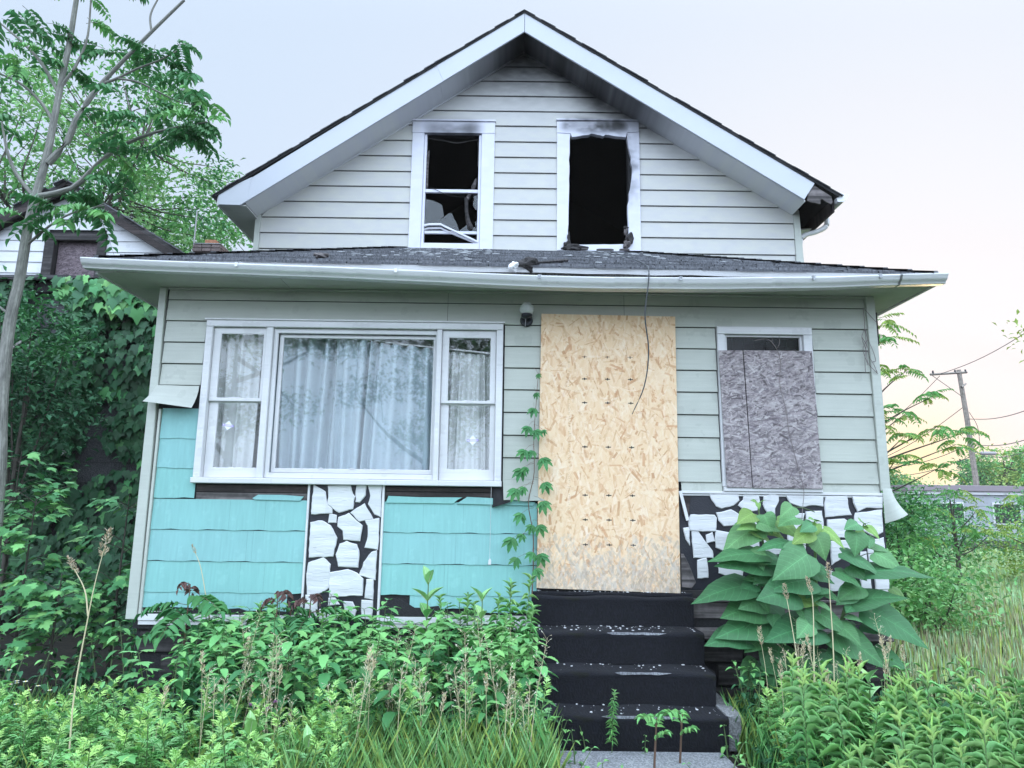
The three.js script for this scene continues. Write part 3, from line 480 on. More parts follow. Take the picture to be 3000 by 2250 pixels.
mesh('hanging_wire', limb(smoothPath([[-1.02, 5.49, GZ + 0.012, 0.003], [-0.95, 5.46, GZ + 0.014, 0.003], [-0.8, 5.39, GZ + 0.01, 0.003], [-0.58, 5.375, GZ, 0.003]], 10), 4), M.charwood, wl);
// right burnt window: vinyl trim warped and torn round an empty hole
const wr = part('attic_window', house);
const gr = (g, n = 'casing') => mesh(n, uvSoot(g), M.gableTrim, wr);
gr(slab([[0.512, 6.225], [0.68, 6.215], ...ragged(0.7, 6.17, 0.9, 6.20, 5, 0.006), ...ragged(0.93, 6.215, 1.08, 6.19, 4, 0.012), ...ragged(1.1, 6.205, 1.36, 6.175, 5, 0.008), [1.38, 6.24], [1.525, 6.25], [1.527, 6.395], [0.512, 6.375]], GZ - 0.03, GZ + 0.034, 0.003)); gr(bx(0.505, 1.533, 6.388, 6.41, GZ - 0.01, GZ + 0.05, 0.002), 'drip_cap');
gr(slab([[0.514, 4.70], [0.65, 4.70], ...ragged(0.648, 4.78, 0.668, 6.12, 16, 0.006), [0.68, 6.21], [0.514, 6.22]], GZ - 0.03, GZ + 0.034, 0.003));
gr(slab([[1.522, 4.70], [1.527, 6.245], [1.38, 6.235], ...ragged(1.378, 6.15, 1.40, 5.97, 3, 0.006), ...ragged(1.415, 5.9, 1.43, 5.65, 4, 0.008), ...ragged(1.40, 5.5, 1.375, 5.3, 4, 0.007), ...ragged(1.37, 5.2, 1.375, 4.8, 5, 0.003), [1.375, 4.70]], GZ - 0.03, GZ + 0.034, 0.003));
gr(slab([[0.65, 4.70], [1.376, 4.70], [1.378, 4.785], ...ragged(1.3, 4.79, 0.72, 4.775, 8, 0.004), [0.652, 4.78]], GZ - 0.06, GZ + 0.034, 0.003), 'sill');
function lump(x, y, z, r, sx, sy, sz) { const g = new THREE.IcosahedronGeometry(r, 3), p = g.attributes.position; const o = rnd() * 9; for (let i = 0; i < p.count; i++) { const X = p.getX(i), Y = p.getY(i), Z = p.getZ(i), k = 1 + 0.35 * Math.sin(X / r * 3 + o) * Math.sin(Y / r * 4 + o * 2) + 0.22 * Math.sin(Z / r * 7 + X / r * 5 + o); p.setXYZ(i, X * k * sx, Y * k * sy, Z * k * sz); } g.computeVertexNormals(); g.translate(x, y, z); return g; }
mesh('charred_lump', lump(0.72, 4.72, GZ + 0.06, 0.07, 1.7, 0.55, 0.8), M.charwood, wr); mesh('charred_lump', lump(0.64, 4.76, GZ + 0.05, 0.05, 0.8, 1, 0.7), M.charwood, wr); mesh('charred_lump', lump(0.655, 4.86, GZ + 0.035, 0.03, 0.5, 2, 0.6), M.charwood, wr);
mesh('charred_lump', lump(1.385, 4.86, GZ + 0.04, 0.045, 0.9, 1.3, 0.7), M.charwood, wr); mesh('charred_lump', lump(1.35, 4.78, GZ + 0.05, 0.045, 0.9, 1, 0.8), M.oldwood, wr); mesh('charred_lump', lump(1.34, 4.95, GZ + 0.03, 0.025, 0.8, 2, 0.7), M.oldwood, wr); mesh('charred_lump', lump(1.34, 5.0, GZ + 0.035, 0.02, 1.4, 0.7, 1), M.charwood, wr);

// ---------------------------------------------------------------- rakes, main roof, eaves
const nWarp = noise2(10, 5, 4, 131), tWarp = tex(512, 256, (u, v) => { const r = sstep(0.55, 0.62, u) * sstep(0.9, 0.7, u); return 0.5 + (nWarp(u, v) - 0.5) * (0.25 + 0.9 * r); });
tWarp.wrapS = tWarp.wrapT = THREE.ClampToEdgeWrapping;
M.fascia.bumpMap = tWarp; M.fascia.bumpScale = 0.02; M.soffitG.bumpMap = tWarp; M.soffitG.bumpScale = 0.025; M.gableTrim.bumpMap = tWarp; M.gableTrim.bumpScale = 0.012;
const FZ = -1.36, fa = (pts, dz = 0) => mesh('rake_fascia', uvSoot(slab(pts, FZ + dz, FZ + 0.024 + dz, 0.003)), M.fascia, house);
const lt = x => 7.6 + (x - 0.095) * 0.7035, lb = x => 7.32 + (x - 0.095) * 0.699, rt = x => 7.6 - (x - 0.097) * 0.644, rb = x => 7.32 - (x - 0.097) * 0.651;
fa([[-3.41, 5.20], [-3.40, 5.055], [-3.15, 5.05], [-3.08, 5.102], [-3.04, 5.40]], 0.003);
fa([[-3.041, lt(-3.041)], [-3.085, lb(-3.085)], [-0.86, lb(-0.86)], [-0.95, lt(-0.95)]]); fa([[-0.955, lt(-0.955)], [-0.862, lb(-0.862)], [0.094, lb(0.094)], [0.094, lt(0.094)]], 0.003);
fa([[0.098, rt(0.098)], [0.098, rb(0.098)], [0.83, rb(0.83)], [0.95, rt(0.95)]]); fa([[0.948, rt(0.948)], [0.828, rb(0.828)], [3.34, rb(3.34)], [3.48, rt(3.48)]], 0.003);
const so = (pts) => mesh('rake_soffit', uvSoot(slab(pts, GZ - 0.01, FZ - 0.001, 0)), M.soffitG, house);
so([[-3.1, lb(-3.1)], [-0.9, lb(-0.9)], [-0.9, lb(-0.9) + 0.02], [-3.1, lb(-3.1) + 0.02]]); so([[-0.897, lb(-0.897)], [0.094, lb(0.094)], [0.094, lb(0.094) + 0.02], [-0.897, lb(-0.897) + 0.02]]);
so([[0.098, rb(0.098)], [0.86, rb(0.86)], [0.86, rb(0.86) + 0.02], [0.098, rb(0.098) + 0.02]].reverse()); so([[0.863, rb(0.863)], [3.36, rb(3.36)], [3.36, rb(3.36) + 0.02], [0.863, rb(0.863) + 0.02]].reverse());
mesh('eave_soffit', bx(-3.4, -3.09, 5.052, 5.07, -9.2, FZ - 0.002, 0), M.soffit, house);
mesh('eave_fascia', bx(-3.425, -3.402, 5.05, 5.2, -9.2, FZ + 0.01, 0.002), M.white, house);
mesh('eave_soffit', slab([[3.43, 5.10], [3.72, 5.13], [3.72, 5.145], [3.43, 5.115]], -9.2, -2.0), M.soffitG, house);
mesh('eave_fascia', bx(3.70, 3.722, 5.1, 5.25, -9.2, -1.42, 0.002), M.darkwood, house);
// bare barge board where the metal ends, rotted through
mesh('rotted_barge_board', slab([[3.38, rb(3.38) + 0.02], ...ragged(3.43, 5.185, 3.53, 5.165, 3, 0.006), [3.535, 5.22], [3.56, 5.225], [3.6, 5.19], [3.655, 5.165], [3.675, 5.19], [3.665, 5.26], [3.49, 5.385], [3.42, 5.42]], FZ - 0.012, FZ + 0.008, 0.002), M.oldwood, house);
mesh('eave_blocking', bx(3.43, 3.69, 5.16, 5.3, -2.6, -2.5, 0), M.char, house);
// roof deck with shingle courses lapping up both slopes
const rdL = slab([[-3.46, 5.165], [0.096, 7.60], [0.096, 7.57], [-3.44, 5.145]].reverse(), -9.3, FZ + 0.035), rdR = slab([[0.096, 7.60], [3.76, 5.268], [3.735, 5.245], [0.096, 7.57]].reverse(), -9.3, FZ + 0.035);
mesh('roof_deck', rdL, M.char, house); mesh('roof_deck', rdR, M.char, house);
for (const [ex, ey, s] of [[-3.46, 5.165, 1], [3.76, 5.268, -1]]) {
  const L = Math.hypot(0.096 - ex, 7.6 - ey), dx = (0.096 - ex) / L, dy = (7.6 - ey) / L, nx = -dy * s, ny = dx * s, n = Math.round(L / 0.145);
  for (let k = 0; k < n; k++) { const a = k * L / n - (k ? 0 : 0.03), b = Math.min(L, (k + 1.35) * L / n), p = (d, h) => [ex + dx * d + nx * h, ey + dy * d + ny * h], h0 = R(0.008, 0.014); const q = [p(a, 0.004), p(b, 0.001), p(b, 0.005), p(a, h0)]; mesh('shingle_course', slab(s > 0 ? q : q.reverse(), -9.32, FZ + 0.045 + R(-0.012, 0.012)), pick(M.shingle), house); }
}
// gutter along the right eave, its open end and the crooked downspout
const gutK = [[0, 0], [0.006, -0.004], [0.004, -0.016], [-0.004, -0.024], [-0.008, -0.04], [-0.022, -0.056], [-0.042, -0.066], [-0.046, -0.082], [-0.05, -0.085], [-0.115, -0.085], [-0.115, 0.02]];
mesh('eave_gutter', sheet(gutK.length - 1, 10, (u, v) => { const p = gutK[Math.round(u * (gutK.length - 1))]; return [3.86 + p[0] * 1.15, 5.29 + p[1] * 1.1 - 0.003 * v, -1.35 - v * 7.6, v * 7, u * 0.2]; }), M.gutter, house);
mesh('gutter_end_cap', slab(gutK.map(p => [3.86 + p[0] * 1.15, 5.289 + p[1] * 1.1]).reverse(), -1.352, -1.349), M.gutter, house);
const ds = [[3.86, 5.215], [3.85, 5.13], [3.80, 5.08], [3.70, 5.035], [3.6, 5.005], [3.535, 4.965], [3.512, 4.89], [3.508, 4.75], [3.505, 4.4]];
{ const P = smoothPath(ds.map(p => [p[0] - 0.02, p[1], -1.87, 0.031 ]), 40); for (let i = 0; i < P.length; i++) if ((i > 2 && i < 13) || (i > 20 && i < 30)) P[i][3] *= i % 2 ? 1.06 : 0.97; mesh('downspout', limb(P, 8), M.gutter, house); }

// ---------------------------------------------------------------- porch roof: hip of low pitch, sagging gutter in front
const EZ = 0.45, SL = 0.447, ey = x => 3.742 - 0.0058 * (x + 3.62), EXL = -3.62, EXR = 3.66;
const roofY = (x, z) => ey(x) + SL * (EZ - z);
mesh('porch_roof_deck', (() => { const p = [], t = 0.02; const q = (x, z, d) => [x, roofY(x, z) - d, z]; const c = [q(EXL, EZ, t), q(EXR, EZ, t), q(EXR - 2.2, -1.75, t), q(EXL + 2.2, -1.75, t), [EXL, ey(EXL) - t, -1.8], [EXR, ey(EXR) - t, -1.8]]; for (const f of [[0, 1, 2], [0, 2, 3], [0, 3, 4], [1, 5, 2]]) for (const i of f) p.push(...c[i]); return tris(p, new Array(p.length / 3 * 2).fill(0).map((_, i) => p[Math.floor(i / 2) * 3 + (i % 2) * 2])); })(), M.char, house);
const nC2 = 17;
for (let k = 0; k < nC2; k++) {
  const t0 = k * 2.2 / nC2 - (k ? 0 : 0.02), t1 = (k + 1.25) * 2.2 / nC2, x0 = EXL + Math.max(0, t0), x1 = EXR - Math.max(0, t0), tabs = []; let x = x0 - R(0, 0.3);
  while (x < x1) {
    const a = Math.max(x, x0), w = 0.305, b = Math.min(x + w - 0.007, x1); x += w; if (b - a < 0.02) continue;
    const zf = EZ - t0 + R(-0.004, 0.004), zb = EZ - t1, h = 0.015 + R(0, 0.006), lift = R(0, 0.004), Y = (xx, z) => roofY(xx, z);
    const P = [[a, Y(a, zf) + h + lift, zf], [b, Y(b, zf) + h, zf], [b, Y(b, zb) + 0.002, zb], [a, Y(a, zb) + 0.002, zb], [a, Y(a, zf) + 0.001, zf], [b, Y(b, zf) + 0.001, zf]];
    const p = [], q = []; for (const f of [[0, 1, 2], [0, 2, 3], [4, 5, 1], [4, 1, 0]]) for (const i of f) { p.push(...P[i]); q.push(P[i][0], P[i][2]); } tabs.push(tris(p, q));
  }
  mesh('shingle_course', merged(tabs), M.shingle[(k * 7 + (k % 3)) % 3], house);
}
for (const s of [-1, 1]) for (let k = 0; k < 16; k++) { const t = k * 2.2 / 16, cx = s < 0 ? EXL + t : EXR - t, cz = EZ - t, L = 0.2; const at = (d, w, h) => { const tt = t + d, X = s < 0 ? EXL + tt : EXR - tt, Z = EZ - tt; return [X + w * 0.7, roofY(X, Z) + h - Math.abs(w) * 0.15, Z + w * 0.7 * (s < 0 ? 1 : -1)]; }; const P = [at(0, -0.13, 0.02), at(0, 0, 0.034), at(0, 0.13, 0.02), at(L, -0.13, 0.006), at(L, 0, 0.012), at(L, 0.13, 0.006), at(0, -0.13, 0), at(0, 0, 0.006), at(0, 0.13, 0)]; const p = [], q = []; for (const f of [[0, 1, 4], [0, 4, 3], [1, 2, 5], [1, 5, 4], [6, 7, 1], [6, 1, 0], [7, 8, 2], [7, 2, 1]]) for (const i of f) { p.push(...P[i]); q.push(P[i][0], P[i][2]); } mesh('hip_cap_shingle', tris(p, q), pick(M.shingle), house); }
for (const s of [-1, 1]) for (let k = 0; k < 8; k++) { const t0 = k * 0.27, t1 = t0 + 0.34, X0 = s < 0 ? EXL + t0 : EXR - t0, X1 = s < 0 ? EXL + t1 : EXR - t1, e0 = ey(s < 0 ? EXL : EXR), P = [[X0, e0 + SL * t0 + 0.014, EZ - t0], [X0, e0 + SL * t0 + 0.014, -1.76], [X1, e0 + SL * t1 + 0.002, -1.76], [X1, e0 + SL * t1 + 0.002, EZ - t1]]; const p = [], q = []; for (const i of (s < 0 ? [0, 3, 2, 0, 2, 1] : [0, 1, 2, 0, 2, 3])) { p.push(...P[i]); q.push(P[i][0], P[i][2]); } mesh('shingle_course', tris(p, q), pick(M.shingle), house); }
// soffit panels
const seam = [-3.6, -2.05, -0.62, 0.86, 2.4, 3.66];
for (let i = 0; i < 5; i++) mesh('soffit_panel', bx(seam[i] + 0.002, seam[i + 1] - 0.002, SOF + 0.002 * (i % 2), SOF + 0.02, -0.002, 0.42, 0.001), M.soffit, house);
for (const [a, b] of [[-3.6, PX0 - 0.03], [PX1 + 0.03, 3.66]]) mesh('soffit_panel', bx(a, b, SOF + 0.004, SOF + 0.02, -1.8, -0.004, 0.001), M.soffit, house);
mesh('frieze_strip', bx(-3.17, 3.24, 3.612, 3.6285, 0.004, 0.03, 0.002), M.soffit, house);
mesh('porch_fascia', bx(-3.6, 3.66, SOF + 0.022, 3.71, 0.385, 0.402, 0.001), M.gutterIn, house);
mesh('porch_fascia', bx(-3.625, -3.603, SOF - 0.01, 3.735, -1.8, 0.40, 0.001), M.white, house); mesh('porch_fascia', bx(3.663, 3.685, SOF - 0.01, 3.70, -1.8, 0.40, 0.001), M.white, house);
mesh('drip_edge', sheet(24, 1, (u, v) => { const x = lerp(-3.6, 3.65, u); return [x, ey(x) - 0.004 - 0.045 * v + 0.004 * Math.sin(x * 9) * v, 0.462 + 0.004 * Math.sin(x * 5) - 0.02 * v, x, v * 0.05]; }), M.gutter, house);
const RIM = [[-3.69, 3.731], [-3.45, 3.72], [-2.36, 3.691], [-1.48, 3.67], [-0.07, 3.628], [0.23, 3.618], [0.85, 3.613], [1.8, 3.622], [2.75, 3.644], [3.28, 3.674], [3.70, 3.692]];
const gutterRun = (x0, x1) => sheet(gutK.length - 1, Math.max(4, Math.round((x1 - x0) * 8)), (u, v) => { const p = gutK[Math.round(u * (gutK.length - 1))], x = lerp(x0, x1, v), y = lut(RIM, x), tw = 0.15 * sstep(-2, 0.6, x) * sstep(3.2, 1.6, x); return [x, y + p[1] * 0.95 + p[0] * tw, 0.525 + p[0] - p[1] * tw * 0.3 + 0.002 * Math.sin(x * 7), x, u * 0.25]; });
{ const cuts = [-3.69, -3.44, -1.35, 0.86, 2.2, 3.3, 3.70]; for (let i = 0; i < 6; i++) mesh('porch_gutter', gutterRun(cuts[i], cuts[i + 1]), M.gutter, house); for (const x of [-3.69, 3.70]) { const g = slab(gutK.map(p => [p[0], p[1] * 0.95]).reverse(), -0.0015, 0.0015); g.rotateY(-Math.PI / 2); g.translate(x, lut(RIM, x), 0.525); mesh('gutter_end_cap', g, M.gutter, house); } }
for (const [x, m] of [[-2.36, M.gutter], [-1.0, M.gutter], [0.22, M.galv], [1.42, M.galv], [2.55, M.galv], [3.12, M.galv]]) { const y = lut(RIM, x); mesh('gutter_strap', merged([slab([[x - 0.014, 0], [x + 0.014, 0], [x + 0.02, 0.004], [x - 0.01, 0.004]], 0.40, 0.53).translate(0, y + 0.004, 0), bx(x - 0.012, x + 0.012, y - 0.03, y + 0.004, 0.53, 0.534, 0)].map(g => g.index ? g.toNonIndexed() : g)), m, house); }
for (const x of [-3.44, -1.35, 0.22, 3.3]) { const y = lut(RIM, x); mesh('gutter_joint', sheet(gutK.length - 2, 1, (u, v) => { const p = gutK[Math.round(u * (gutK.length - 2))]; return [x + (v - 0.5) * 0.02, y + p[1] * 0.95 - (p[1] < -0.08 ? 0.002 : 0), 0.525 + p[0] + 0.002, v, u]; }), x > 0 ? M.galv : M.gutter, house); }

// ---------------------------------------------------------------- front steps
const tCarpet = tex(512, 512, (u, v) => { const a = nF(u, v) * 0.5 + nD(u * 2, v * 2) * 0.3 + nE(u, v) * 0.5; const k = 0.55 + 0.6 * (a - 0.5), m = nE(u * 1.3 + 0.3, v + 0.4); return m > 0.62 ? [k * 0.95, k, k * 0.72] : [k * 0.94, k * 0.95, k]; }, true);
M.carpet = std({ color: lin(0.019, 0.020, 0.030), map: tCarpet, bumpMap: tSpeckB, bumpScale: 0.005, roughness: 0.97 });
M.concrete = std({ color: lin(0.36, 0.36, 0.37), map: tSpeck, bumpMap: tSpeckB, bumpScale: 0.003, roughness: 0.9 });
const steps = thing('front_steps', 'four steep steps under worn black carpet leading to the boarded door', 'steps');
function stepGeo(x0, x1, yb, yt, z0, z1) { // rounded nosing, slightly slumped carpet
  const prof = [[yb, z1 - 0.012], [yb + 0.05, z1 - 0.014], [yt - 0.06, z1 - 0.006], [yt - 0.03, z1 + 0.006], [yt - 0.012, z1 + 0.004], [yt - 0.002, z1 - 0.012], [yt + 0.001, z1 - 0.04], [yt - 0.003, (z0 + z1) / 2], [yt, z0]];
  const f = sheet(20, prof.length - 1, (u, v) => { const p = prof[Math.round(v * (prof.length - 1))], x = lerp(x0, x1, u), e = Math.min(u, 1 - u) < 0.01 ? 1 : 0; return [x, p[0] + 0.006 * Math.sin(x * 9 + yt * 20) * (v > 0.4 ? 1 : 0) - e * 0.006, p[1] + 0.006 * Math.sin(x * 6 + yt * 11) - e * 0.008, x, v * 0.6]; });
  const s = []; for (const [x, d] of [[x0, 1], [x1, -1]]) { const P = [], Q = []; for (let i = 0; i < prof.length - 1; i++) { const a = [x, prof[i][0], prof[i][1] - 0.006], b = [x, prof[i + 1][0], prof[i + 1][1] - 0.006], c = [x, yb, z0]; for (const q of d > 0 ? [a, b, c] : [a, c, b]) { P.push(...q); Q.push(q[2], q[1]); } } s.push(tris(P, Q)); }
  return merged([f, ...s]);
}
[[0.705, 0.945, 0, 0.1], [0.468, 0.706, 0, 0.4], [0.232, 0.469, 0, 0.68], [0.0, 0.24, 0, 0.97]].forEach(([a, b, z0, z1], i) => mesh('step', stepGeo(0.19 + 0.015 * i, 1.555, a, b, z0, z1), M.carpet, steps));
mesh('landing_lip', bx(0.2, 1.56, 0.94, 0.972, 0.0, 0.06, 0.008), M.carpet, steps);
for (const [a, b, y, z] of [[0.78, 1.25, 0.708, 0.396], [0.80, 1.22, 0.471, 0.676], [0.66, 1.22, 0.243, 0.966]]) mesh('worn_edge', slab([[a, 0], ...ragged(a + 0.05, -0.012, b - 0.06, -0.010, 8, 0.006), [b, 0.001], ...ragged(b - 0.08, 0.005, a + 0.04, 0.005, 8, 0.004)], -0.004, 0.0035).translate(0, y - 0.004, z + 0.010), M.galvPaint || (M.galvPaint = std({ color: lin(0.45, 0.46, 0.5), map: tSpeck, roughness: 0.7 })), steps);
mesh('concrete_cheek', slab([[0.06, 0], [0.2, 0], [0.21, 0.26], [0.08, 0.25]], 0.4, 0.9, 0.01), M.concrete, steps); mesh('concrete_cheek', bx(1.55, 1.66, 0, 0.245, 0.3, 0.92, 0.01), M.concrete, steps);

// porch light, hanging cable, pull string
const lampT = thing('porch_light', 'porch light with ribbed glass globe on a dark wall mount over the door', 'lamp');
{
  const cx = 0.125, cz = 0.10; const ribs = new THREE.LatheGeometry([[0.030, 0], [0.045, 0.004], [0.058, 0.018], [0.066, 0.042], [0.062, 0.066], [0.05, 0.084], [0.036, 0.092], [0.034, 0.098], [0.038, 0.104]].map(p => new THREE.Vector2(p[0], p[1])), 96);
  const p = ribs.attributes.position; for (let i = 0; i < p.count; i++) { const x = p.getX(i), y = p.getY(i), z = p.getZ(i), a = Math.atan2(z, x), k = 1 + 0.045 * Math.sin(a * 24 + y * 55); p.setXYZ(i, x * k, y, z * k); } ribs.computeVertexNormals(); ribs.translate(cx, 3.395, cz);
  mesh('globe', ribs, new THREE.MeshPhysicalMaterial({ color: lin(0.93, 0.95, 0.95), transmission: 0.55, thickness: 0, roughness: 0.25, ior: 1.5 }), lampT);
  const cup = new THREE.LatheGeometry([[0, -0.03], [0.03, -0.03], [0.048, -0.018], [0.05, 0.0], [0.047, 0.012], [0.03, 0.012]].map(q => new THREE.Vector2(q[0], q[1])), 24); cup.translate(cx, 3.385, cz); mesh('holder', cup, M.metalDark, lampT);
  const back = new THREE.CylinderGeometry(0.052, 0.06, 0.03, 24); back.rotateX(Math.PI / 2); back.translate(cx, 3.36, 0.03); mesh('wall_plate', back, M.metalDark, lampT);
  mesh('arm', limb([[cx, 3.36, 0.04, 0.012], [cx, 3.355, 0.08, 0.012], [cx, 3.37, cz, 0.012]], 8), M.metalDark, lampT);
  mesh('stem', limb([[cx - 0.01, 3.36, cz, 0.005], [cx - 0.012, 3.285, cz - 0.01, 0.005]], 6), M.galv, lampT);
}
solo('hanging_cable', limb(smoothPath([[1.08, 4.5, -1.2, 0.006], [1.12, 4.16, -0.45, 0.006], [1.16, 3.8, 0.32, 0.006], [1.15, 3.66, 0.535, 0.006], [1.14, 3.54, 0.545, 0.006], [1.11, 3.28, 0.53, 0.006], [1.14, 2.98, 0.5, 0.006], [1.10, 2.68, 0.48, 0.0055], [1.0, 2.45, 0.46, 0.004]], 40), 6), std({ color: lin(0.05, 0.055, 0.06), roughness: 0.5 }), 'black cable trailing down the porch roof and dangling before the tan board', 'cable');
const ps = thing('pull_string', 'thin white string with a small tag hanging under the picture window', 'string');
mesh('string', limb([[-0.168, 1.86, 0.07, 0.0016], [-0.17, 1.5, 0.06, 0.0016], [-0.172, 1.24, 0.06, 0.0016]], 4), M.white, ps); mesh('string_tag', slab([[-0.184, 1.19], [-0.16, 1.19], [-0.158, 1.225], [-0.17, 1.245], [-0.182, 1.225]], 0.056, 0.062, 0.001), M.white, ps);

// ---------------------------------------------------------------- plant toolkit
const leafMat = (o = {}) => new THREE.MeshPhysicalMaterial({ vertexColors: true, roughness: 0.6, specularIntensity: 0.6, transmission: 0.2, thickness: 0, side: THREE.DoubleSide, ...o });
M.leaf = leafMat(); M.leafGloss = leafMat({ roughness: 0.5 }); M.leafThin = leafMat({ transmission: 0.4 });
const tBark = tex(256, 512, (u, v) => { const a = nC(u, v * 0.5), b = nA(u, v), c = nD(u, v); const k = 0.72 + 0.35 * (a - 0.5) + 0.3 * (b - 0.5) + 0.2 * (c - 0.5); return [k, k, k * 0.97]; }, true);
M.bark = std({ color: lin(0.46, 0.45, 0.43), map: tBark, bumpMap: tBark, bumpScale: 0.006, roughness: 0.85 });
M.barkDark = std({ color: lin(0.13, 0.115, 0.10), map: tBark, bumpMap: tBark, bumpScale: 0.006, roughness: 0.9 });
M.stem = std({ color: lin(0.10, 0.17, 0.06), roughness: 0.6 });
M.stemRed = std({ color: lin(0.16, 0.09, 0.06), roughness: 0.6 });
M.straw = std({ color: lin(0.62, 0.54, 0.34), roughness: 0.8 });
M.twig = std({ color: lin(0.24, 0.2, 0.2), roughness: 0.9 });

class Acc { // gathers leaf faces into one geometry
  constructor() { this.p = []; this.c = []; this.i = []; this.n = 0; }
  add(t, base, dir, nor, len, wid, col) {
    const y = dir.clone().normalize(), x = V(0, 0, 0).crossVectors(y, nor); if (x.lengthSq() < 1e-6) x.crossVectors(y, V(0.3, 0.9, 0.2)); x.normalize(); const z = V(0, 0, 0).crossVectors(x, y);
    const P = t.p, o = this.n;
    for (let k = 0; k < P.length; k += 3) { const a = P[k] * wid, b = P[k + 1] * len, c = P[k + 2] * len; this.p.push(base.x + x.x * a + y.x * b + z.x * c, base.y + x.y * a + y.y * b + z.y * c, base.z + x.z * a + y.z * b + z.z * c); const s = t.s ? t.s[k / 3] : 1; this.c.push(col[0] * s, col[1] * s, col[2] * s); }
    for (const q of t.i) this.i.push(o + q); this.n += P.length / 3;
  }
  geo() { const g = new THREE.BufferGeometry(); g.setAttribute('position', new THREE.Float32BufferAttribute(this.p, 3)); g.setAttribute('color', new THREE.Float32BufferAttribute(this.c, 3)); g.setIndex(this.i); g.computeVertexNormals(); return g; }
}
// leaf templates: base at origin, tip at y = 1, unit width 1 (full), z bends
function blade(n, prof, fold = 0.12, droop = 0.15) { // centre + two edges
  const p = [], i = [];
  for (let k = 0; k <= n; k++) { const t = k / n, w = prof(t) * 0.5, d = -droop * t * t; p.push(-w, t, d + fold * w, 0, t, d, w, t, d + fold * w); }
  for (let k = 0; k < n; k++) { const a = k * 3, b = a + 3; i.push(a, a + 1, b + 1, a, b + 1, b, a + 1, a + 2, b + 2, a + 1, b + 2, b + 1); }
  return { p, i };
}
const pLance = t => Math.pow(Math.sin(Math.PI * Math.pow(clamp(t, 0.001, 1), 0.8)), 0.9), pOval = t => Math.pow(Math.sin(Math.PI * Math.pow(clamp(t, 0.002, 1), 0.72)), 0.75), pGrass = t => (t < 0.15 ? 0.6 + t * 2.6 : 1) * Math.pow(1 - t, 0.6);
const T = { lance: blade(3, pLance, 0.5, 0.22), lance2: blade(4, pLance, 0.6, 0.45), oval: blade(4, pOval, 0.35, 0.25), grass: blade(4, pGrass, 0.2, 0.5), grassU: blade(3, pGrass, 0.2, 0.18), tiny: blade(2, pOval, 0.3, 0.1) };
{ // serrate oval: edge alternates in and out
  const p = [], i = [], n = 9; for (let k = 0; k <= n; k++) { const t = k / n, w = pOval(t) * 0.5 * (k % 2 ? 1.0 : 0.88) + (k === 0 || k === n ? 0 : 0), d = -0.22 * t * t; p.push(-w, t - (k % 2 ? 0.0 : 0.03), d + 0.2 * w, 0, t, d, w, t - (k % 2 ? 0 : 0.03), d + 0.2 * w); }
  for (let k = 0; k < n; k++) { const a = k * 3, b = a + 3; i.push(a, a + 1, b + 1, a, b + 1, b, a + 1, a + 2, b + 2, a + 1, b + 2, b + 1); } T.serrate = { p, i };
}
function lobed(pts, cup = 0.25) { const p = [0, 0.28, 0], i = []; const all = [...pts, ...pts.slice(1, -1).reverse().map(q => [-q[0], q[1]])]; for (const q of all) { const dx = q[0], dy = q[1] - 0.28; p.push(q[0], q[1], -cup * (dx * dx + dy * dy)); } for (let k = 0; k < all.length; k++) i.push(0, 1 + (k + 1) % all.length, 1 + k); return { p, i }; }
T.maple = lobed([[0, 0], [0.12, -0.02], [0.36, 0.02], [0.27, 0.14], [0.5, 0.36], [0.34, 0.4], [0.36, 0.52], [0.18, 0.52], [0.15, 0.72], [0.07, 0.78], [0, 1]]);
T.ivy = lobed([[0, 0.04], [0.2, -0.1], [0.38, 0.02], [0.36, 0.22], [0.5, 0.46], [0.3, 0.5], [0.2, 0.62], [0.12, 0.8], [0, 1]], 0.3);
{ // heart: three columns a side, rippled
  const E = [[0.0, 0.0], [0.22, -0.09], [0.42, -0.06], [0.52, 0.1], [0.52, 0.28], [0.45, 0.47], [0.32, 0.66], [0.16, 0.85], [0, 1.06]], C = [0, 0.02, 0.08, 0.16, 0.3, 0.47, 0.66, 0.84, 1.06], p = [], i = [], s = [];
  for (let k = 0; k < 9; k++) for (let m = -3; m <= 3; m++) { const f = Math.abs(m) / 3, sg = Math.sign(m), x = sg * E[k][0] * f, y = lerp(C[k], E[k][1], f), rip = 0.018 * Math.sin(k * 2.4) * f; p.push(x, y, 0.10 * Math.abs(x) + rip - 0.26 * y * y * (y > 0 ? 1 : 0.3) - 0.10 * f * f * Math.abs(x)); s.push(m === 0 ? 1.25 : 1); }
  for (let k = 0; k < 8; k++) for (let m = 0; m < 6; m++) { const a = k * 7 + m, b = a + 7; i.push(a, a + 1, b + 1, a, b + 1, b); } T.heart = { p, i, s };
}
{ // feathery cut leaf
  const g = [], put = (bx_, by, ang, L, W) => { const t = T.tiny, o = g.length; g.push([t, bx_, by, ang, L, W]); };
  put(0, 0.25, 0, 0.75, 0.16); for (const [y, a, L] of [[0.2, 0.9, 0.42], [0.4, 0.75, 0.4], [0.58, 0.6, 0.3]]) { put(0, y, a, L, 0.13); put(0, y, -a, L, 0.13); } put(0, 0, 0, 0.35, 0.07);
  const p = [], i = []; for (const [t, X, Y, a, L, W] of g) { const o = p.length / 3; for (let k = 0; k < t.p.length; k += 3) { const u = t.p[k] * W, v = t.p[k + 1] * L; const yy = Y + v * Math.cos(a) - u * Math.sin(a); p.push(X + v * Math.sin(a) + u * Math.cos(a), yy, t.p[k + 2] * L - 0.15 * yy * yy); } for (const q of t.i) i.push(o + q); } T.cut = { p, i };
}
const tint = (c, a = 0.18) => { const k = R(1 - a, 1 + a), h = R(-0.07, 0.07); return [c[0] * k * (1 + h * 1.6), c[1] * k, c[2] * k * (1 - h)]; };
